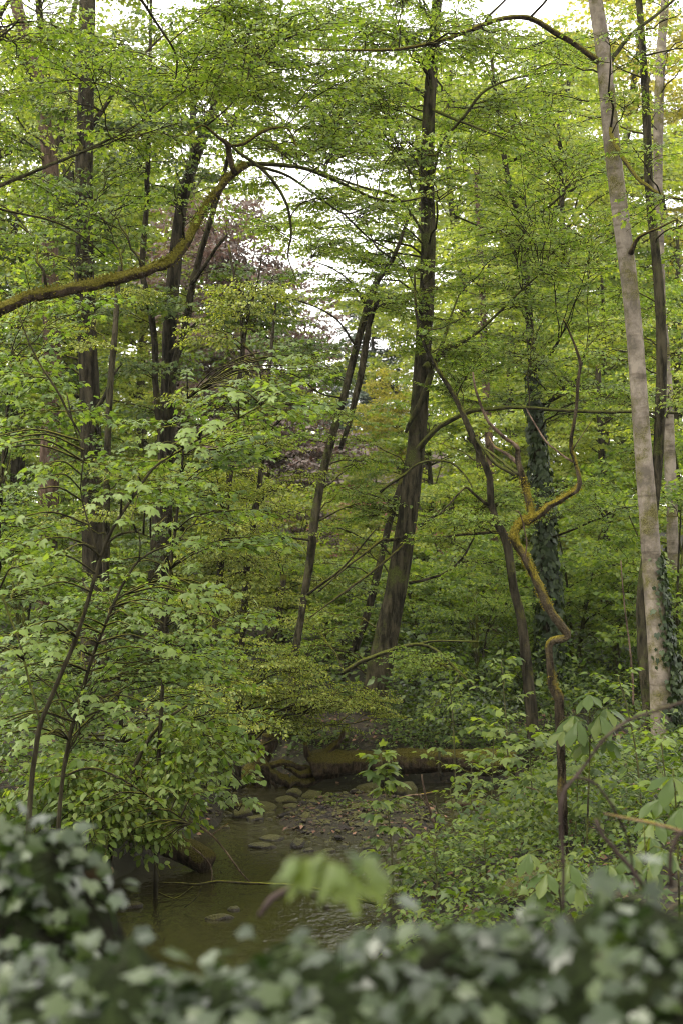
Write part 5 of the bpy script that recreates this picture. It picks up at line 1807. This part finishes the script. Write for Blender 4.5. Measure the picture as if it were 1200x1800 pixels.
prot = [proto_tree('background_tree', 15, 3.6, .16, 100, 95), proto_tree('background_tree', 17, 3.2, .22, 101, 90, 'dark', 1.0), proto_tree('background_tree', 12, 3.4, .10, 102, 90)]
bg_trees = [
    # px of stem, Y, height scale, prototype, leaf colour, label
    (20, 44, 1.15, 0, 'back', 'tall leafy tree beyond the broad brown trunk at the left edge'),
    (115, 52, 1.2, 1, 'back', 'pale tree filling the gap left of the thick straight trunk'),
    (225, 38, 1.0, 2, 'maple', 'mid green tree showing between the two big left trunks'),
    (240, 62, 1.25, 0, 'back', 'farther pale tree between the two big left trunks, higher up'),
    (400, 58, .78, 2, 'back', 'low rounded tree under the copper beech'),
    (1010, 40, 1.0, 0, 'back', 'bright yellow-green tree between ivy-clad trunk and beech'),
    (900, 36, .85, 2, 'back', 'bright bushy tree glowing behind the twisted snag'),
    (960, 58, 1.3, 1, 'back', 'tall pale tree high above the twisted snag'),
    (1120, 48, 1.15, 0, 'back', 'pale green tree standing behind the tall beech trunk'),
    (1190, 38, .95, 2, 'maple', 'dark leafy tree at the right edge behind the beech'),
    (1210, 60, 1.3, 1, 'yellow', 'yellowish tree at the right edge, high behind the slim trunk'),
    (830, 46, 1.05, 1, 'back', 'pale tree right of the thick middle trunk, high up'),
    (770, 34, .55, 2, 'maple', 'small leafy tree low behind the thick middle trunk'),
    (540, 36, .42, 0, 'back', 'small leafy tree low behind the twin stems'),
    (-40, 34, 1.0, 2, 'maple_dark', 'dark leafy tree partly out of view at the left edge'),
    (330, 34, .55, 0, 'beech', 'yellow-green young tree low behind the second big trunk'),
    (650, 44, .40, 2, 'beech', 'small round tree glimpsed between the twin stems and thick trunk'),
    (1080, 34, .62, 0, 'maple', 'shadowy small tree in the gap left of the beech'),
    (150, 36, 1.15, 1, 'back', 'tall tree standing right behind the thick straight trunk'),
    (310, 48, 1.35, 0, 'back', 'highest pale tree behind the second big trunk'),
    (740, 60, 1.35, 1, 'back', 'highest pale tree behind the thick leaning trunk'),
    (900, 66, 1.6, 0, 'back', 'faint pale tree towering beyond the ivy-clad trunk'),
    (1060, 62, 1.5, 1, 'yellow', 'yellowish tree high in the gap left of the beech'),
]
used = set()
for (px, Y, sc, k, mat, lab) in bg_trees:
    p = at(px, 960, Y)
    loc = (p[0], Y, float(ground_h(p[0], Y)) - .1)
    rz = (px * 1.7) % 6.28
    if k in used:
        o = copy_thing(prot[k], loc, rz, sc, lab)
    else:
        o = prot[k]
        used.add(k)
        o.location, o.rotation_euler, o.scale = loc, (0, 0, rz), (sc, sc, sc)
        o['label'] = lab
    o['group'] = 'trees of the wood beyond the stream'
    set_leaf(o, mat)

# copper beech, yellow tree, hazy conifers
def crown_tree(name, label, px, Y, H, spr, mat, bark, ells, seed, kind='back', sc=1.2, n=60):
    p = at(px, 960, Y)
    g0 = float(ground_h(p[0], Y))
    t = thing(name, label, 'tree', (p[0], Y, g0))
    P = np.array([[p[0], Y, g0 - .2], [p[0] + .1, Y, g0 + H * .5], [p[0] - .1, Y, g0 + H * .9]])
    a, b = smooth_path(P, [.3, .2, .05], .5)
    mb = MB()
    tube(mb, a, b, 9, rough=.04, seed=seed)
    mb.build('trunk', BM[bark], t)
    cr = Crown(kind, seed)
    sk = np.column_stack([a, b])
    for (e, m) in ells:
        cr.fill(sk[sk[:, 2] > g0 + 1.2], e, m, 5, sc, 2, shell=.2)
    cr.build('crown', LM[mat], BM['twig'], t)


crown_tree('copper_beech', 'large copper beech with dull purple foliage behind the young beeches', 450, 33, 8.6, 0, 'copper', 'beech',
           [(ell(430, 600, 33, 2.0, 2, 2.9), 110), (ell(520, 840, 32.5, 1.55, 1.8, 2.0), 70), (ell(350, 450, 33, 1.1, 1.4, 1.4), 20)], 120, sc=.8)
crown_tree('yellow_tree', 'golden yellow young tree in the gap left of the thick middle trunk', 700, 50, 8, 0, 'yellow', 'grey',
           [(ell(697, 745, 50, 1.3, 1.5, 2.0), 46), (ell(660, 800, 50, 1.0, 1.5, 1.4), 24)], 121, sc=.85)


def conifer(label, px, Y, H, seed):
    p = at(px, 960, Y)
    g0 = float(ground_h(p[0], Y))
    t = thing('spruce_tree', label, 'tree', (p[0], Y, g0), 'hazy conifers in the gap')
    P = np.array([[p[0], Y, g0 - .2], [p[0], Y, g0 + H]])
    mb = MB()
    tube(mb, np.linspace(P[0], P[1], 8), np.linspace(.28, .03, 8), 7)
    mb.build('trunk', BM['dark'], t)
    cr = Crown('conifer', seed)
    r = np.random.default_rng(seed)
    for z in np.arange(1.5, H, .55):
        L = (H - z) * .24 + .3
        for q in range(7):
            a = r.uniform(0, 6.28)
            b = np.array([p[0], Y, g0 + z + r.uniform(-.2, .2)])
            e = b + np.array([math.cos(a), math.sin(a), -.25]) * L
            cr.branch(b, e, .03, 2 if L > 1 else 1, .8, 0, .05, 3)
    cr.build('crown', LM['conifer'], BM['twig'], t)


conifer('dark grey-green conifer rising in the gap between twin stems and thick trunk', 655, 76, 14.5, 130)
conifer('lower hazy conifer left beside the tall one, behind the twin stems', 610, 82, 10.5, 131)

# low bushes of the wood floor
def proto_bush(H, W_, seed, mat, n):
    t = thing('woodland_bush', 'x', 'bush', (0, 0, 0))
    r = np.random.default_rng(seed)
    mb = MB()
    sk = []
    for q in range(5):
        a = r.uniform(0, 6.28)
        P = np.array([[0, 0, -.2], [math.cos(a) * W_ * .2, math.sin(a) * W_ * .2, H * .5], [math.cos(a) * W_ * .5, math.sin(a) * W_ * .5, H * .85]])
        s_, b_ = smooth_path(P, [.035, .02, .008], .3)
        tube(mb, s_, b_, 5)
        sk.append(np.column_stack([s_, b_]))
    mb.build('stem', BM['green'], t)
    cr = Crown('back', seed)
    cr.fill(np.concatenate(sk), ((0, 0, H * .58), (W_, W_, H * .46)), n, 4, .72, 2)
    cr.build('crown', LM[mat], BM['twig'], t)
    return t


pb_ = [proto_bush(2.6, 1.5, 140, 'back', 34), proto_bush(3.6, 1.7, 141, 'back', 40)]
bushes = [
    (40, 25.5, 1.0, 0, 'maple', 'leafy bush at the left edge beneath the forked trunk'),
    (110, 29, 1.0, 1, 'maple', 'bush directly left of the foot of the thick straight trunk'),
    (220, 27, 1.0, 1, 'maple', 'bush between the feet of the two big left trunks'),
    (335, 27.5, 1.0, 0, 'beech', 'yellow-green bush right of the second big trunk'),
    (420, 26, 1.0, 1, 'beech', 'yellow-green bush behind the wavy young beech'),
    (500, 28, .9, 1, 'beech', 'bush behind the short shaded leaning trunk'),
    (580, 25.5, .9, 0, 'maple', 'bush between the twin stems and the thin companion stem'),
    (625, 31, .75, 1, 'beech', 'bush below the house window in the gap'),
    (745, 25.5, .9, 0, 'maple', 'bush right behind the foot of the thick leaning trunk'),
    (800, 28, 1.0, 1, 'back', 'bright bush between thick trunk and the conifer trunk'),
    (900, 27, 1.0, 0, 'maple', 'bush right of the foot of the curved stem'),
    (840, 23.5, .7, 0, 'maple', 'dark green low bush before the conifer trunk'),
    (1010, 26, 1.0, 1, 'maple', 'bush right of the ivy-clad trunk'),
    (1080, 25, 1.0, 0, 'maple', 'bush left of the beech at mid height'),
    (1050, 33, 1.2, 1, 'back', 'bright bush farther back, left of the beech'),
    (1185, 24, 1.1, 1, 'maple', 'bush at the right edge behind the beech foot'),
    (960, 34, 1.2, 1, 'back', 'bright bush far back behind the ivy-clad trunk'),
    (700, 35, .9, 0, 'back', 'pale bush far back behind the thick trunk'),
    (160, 35, 1.3, 1, 'back', 'pale tall bush far back behind the thick straight trunk'),
    (300, 40, 1.3, 1, 'back', 'pale tall bush far back behind the second big trunk'),
    (-20, 30, 1.3, 1, 'maple', 'tall bush cut by the left edge'),
    (1225, 30, 1.4, 1, 'maple', 'tall bush cut by the right edge'),
    (465, 38, 1.0, 1, 'back', 'pale bush far back under the copper beech'),
    (870, 44, 1.3, 1, 'back', 'pale bush farthest back, seen past the curved stem'),
]
used = set()
for (px, Y, sc, k, mat, lab) in bushes:
    p = at(px, 960, Y)
    loc = (p[0], Y, float(ground_h(p[0], Y)) - .05)
    rz = (px * 2.3) % 6.28
    if k in used:
        o = copy_thing(pb_[k], loc, rz, sc, lab)
    else:
        o = pb_[k]
        used.add(k)
        o.location, o.rotation_euler, o.scale = loc, (0, 0, rz), (sc, sc, sc)
        o['label'] = lab
    o['group'] = 'bushes of the wood floor'
    set_leaf(o, mat)

# far wood that reads as one mass
r = np.random.default_rng(77)
cr = Crown('back', 77)
for k in range(620):
    x = r.uniform(-42, 42)
    y = r.uniform(72, 100)
    top = 4 + 6 * min(1, abs(x - .5) / 9) + 2 * math.sin(x * .7)
    z = float(ground_h(x, y)) + r.uniform(0, 1) ** .8 * top
    a = r.uniform(0, 6.28)
    for q in range(3):
        cr.spray(np.array([x, y, z]) + r.normal(0, .8, 3), np.array([math.cos(a + q * 2), math.sin(a + q * 2), r.uniform(-.3, .2)]), 3.5)
fw = cr.build('distant_woods', LM['back'], BM['twig'], None)
fw['kind'] = 'stuff'

# ------------------------------------------------------------------ the house glimpsed behind the trunk
def house():
    Y = 64.0
    p = at(668, 1010, Y)
    g0 = float(ground_h(p[0], Y))
    t = thing('brick_house', 'red brick house with a white window glimpsed left of the thick trunk', 'house', (p[0], Y, g0))

    def box(mb, c, s, mat=0):
        c, s = np.array(c, float), np.array(s, float) / 2
        v = np.array([[i, j, k] for i in (-1, 1) for j in (-1, 1) for k in (-1, 1)]) * s + c
        f = [[0, 1, 3], [0, 3, 2], [4, 6, 7], [4, 7, 5], [0, 4, 5], [0, 5, 1], [2, 3, 7], [2, 7, 6], [0, 2, 6], [0, 6, 4], [1, 5, 7], [1, 7, 3]]
        mb.add(v, f, None, mat)
    m, nt = new_mat('red_brick')
    N, L = nt.nodes.new, nt.links.new
    tc = N('ShaderNodeTexCoord')
    mp = N('ShaderNodeMapping')
    mp.inputs['Rotation'].default_value = (math.pi / 2, 0, 0)
    bt = N('ShaderNodeTexBrick')
    bt.inputs['Scale'].default_value = 4
    bt.inputs['Color1'].default_value = (.28, .075, .05, 1)
    bt.inputs['Color2'].default_value = (.34, .10, .07, 1)
    bt.inputs['Mortar'].default_value = (.3, .27, .24, 1)
    L(tc.outputs['Object'], mp.inputs[0])
    L(mp.outputs[0], bt.inputs[0])
    pb = N('ShaderNodeBsdfPrincipled')
    pb.inputs['Roughness'].default_value = .9
    L(bt.outputs[0], pb.inputs['Base Color'])
    o = N('ShaderNodeOutputMaterial')
    L(pb.outputs[0], o.inputs[0])

    def plain(nm, c, rough, spec=.5):
        q, nt = new_mat(nm)
        b = nt.nodes.new('ShaderNodeBsdfPrincipled')
        b.inputs['Base Color'].default_value = (*c, 1)
        b.inputs['Roughness'].default_value = rough
        oo = nt.nodes.new('ShaderNodeOutputMaterial')
        nt.links.new(b.outputs[0], oo.inputs[0])
        return q
    wht, gls, tile = plain('white_paint', (.8, .8, .78), .5), plain('window_glass', (.04, .05, .06), .08), plain('roof_tile', (.085, .060, .050), .8)
    wz = at(675, 1008, Y)[2]
    wx = at(675, 1008, Y)[0]
    mb = MB()
    box(mb, (p[0] - 1.0, Y + 4, g0 + 1.6), (8.0, 7, 3.6))
    mb.build('wall', m, t)
    mb = MB()
    x0, x1, zb = p[0] - 5.4, p[0] + 3.4, g0 + 3.42
    v = [[x0, Y + .1, zb], [x1, Y + .1, zb], [x1, Y + 7.9, zb], [x0, Y + 7.9, zb], [x0 + .3, Y + 4, zb + 2.2], [x1 - .3, Y + 4, zb + 2.2]]
    mb.add(v, [[0, 1, 5], [0, 5, 4], [2, 3, 4], [2, 4, 5], [1, 2, 5], [3, 0, 4], [0, 2, 1], [0, 3, 2]])
    mb.build('roof', tile, t, smooth=False)
    for dx in (0, -1.9, -3.4):
        mb = MB()
        for (c, s) in (((wx + dx, Y + .46, wz + .5), (1.05, .1, .09)), ((wx + dx, Y + .46, wz - .5), (1.05, .1, .09)), ((wx + dx - .48, Y + .46, wz), (.09, .1, .91)), ((wx + dx + .48, Y + .46, wz), (.09, .1, .91)), ((wx + dx, Y + .46, wz), (.05, .08, .91)), ((wx + dx, Y + .47, wz + .2), (.87, .06, .05))):
            box(mb, c, s)
        f = mb.build('window', wht, t, smooth=False)
        mb = MB()
        box(mb, (wx + dx, Y + .485, wz), (.9, .02, .92))
        g_ = mb.build('pane', gls, t, smooth=False)
        g_.parent = f


house()

bpy.context.view_layer.update()
print('triangles in crowns:', N_TRI, 'objects:', len(bpy.data.objects))
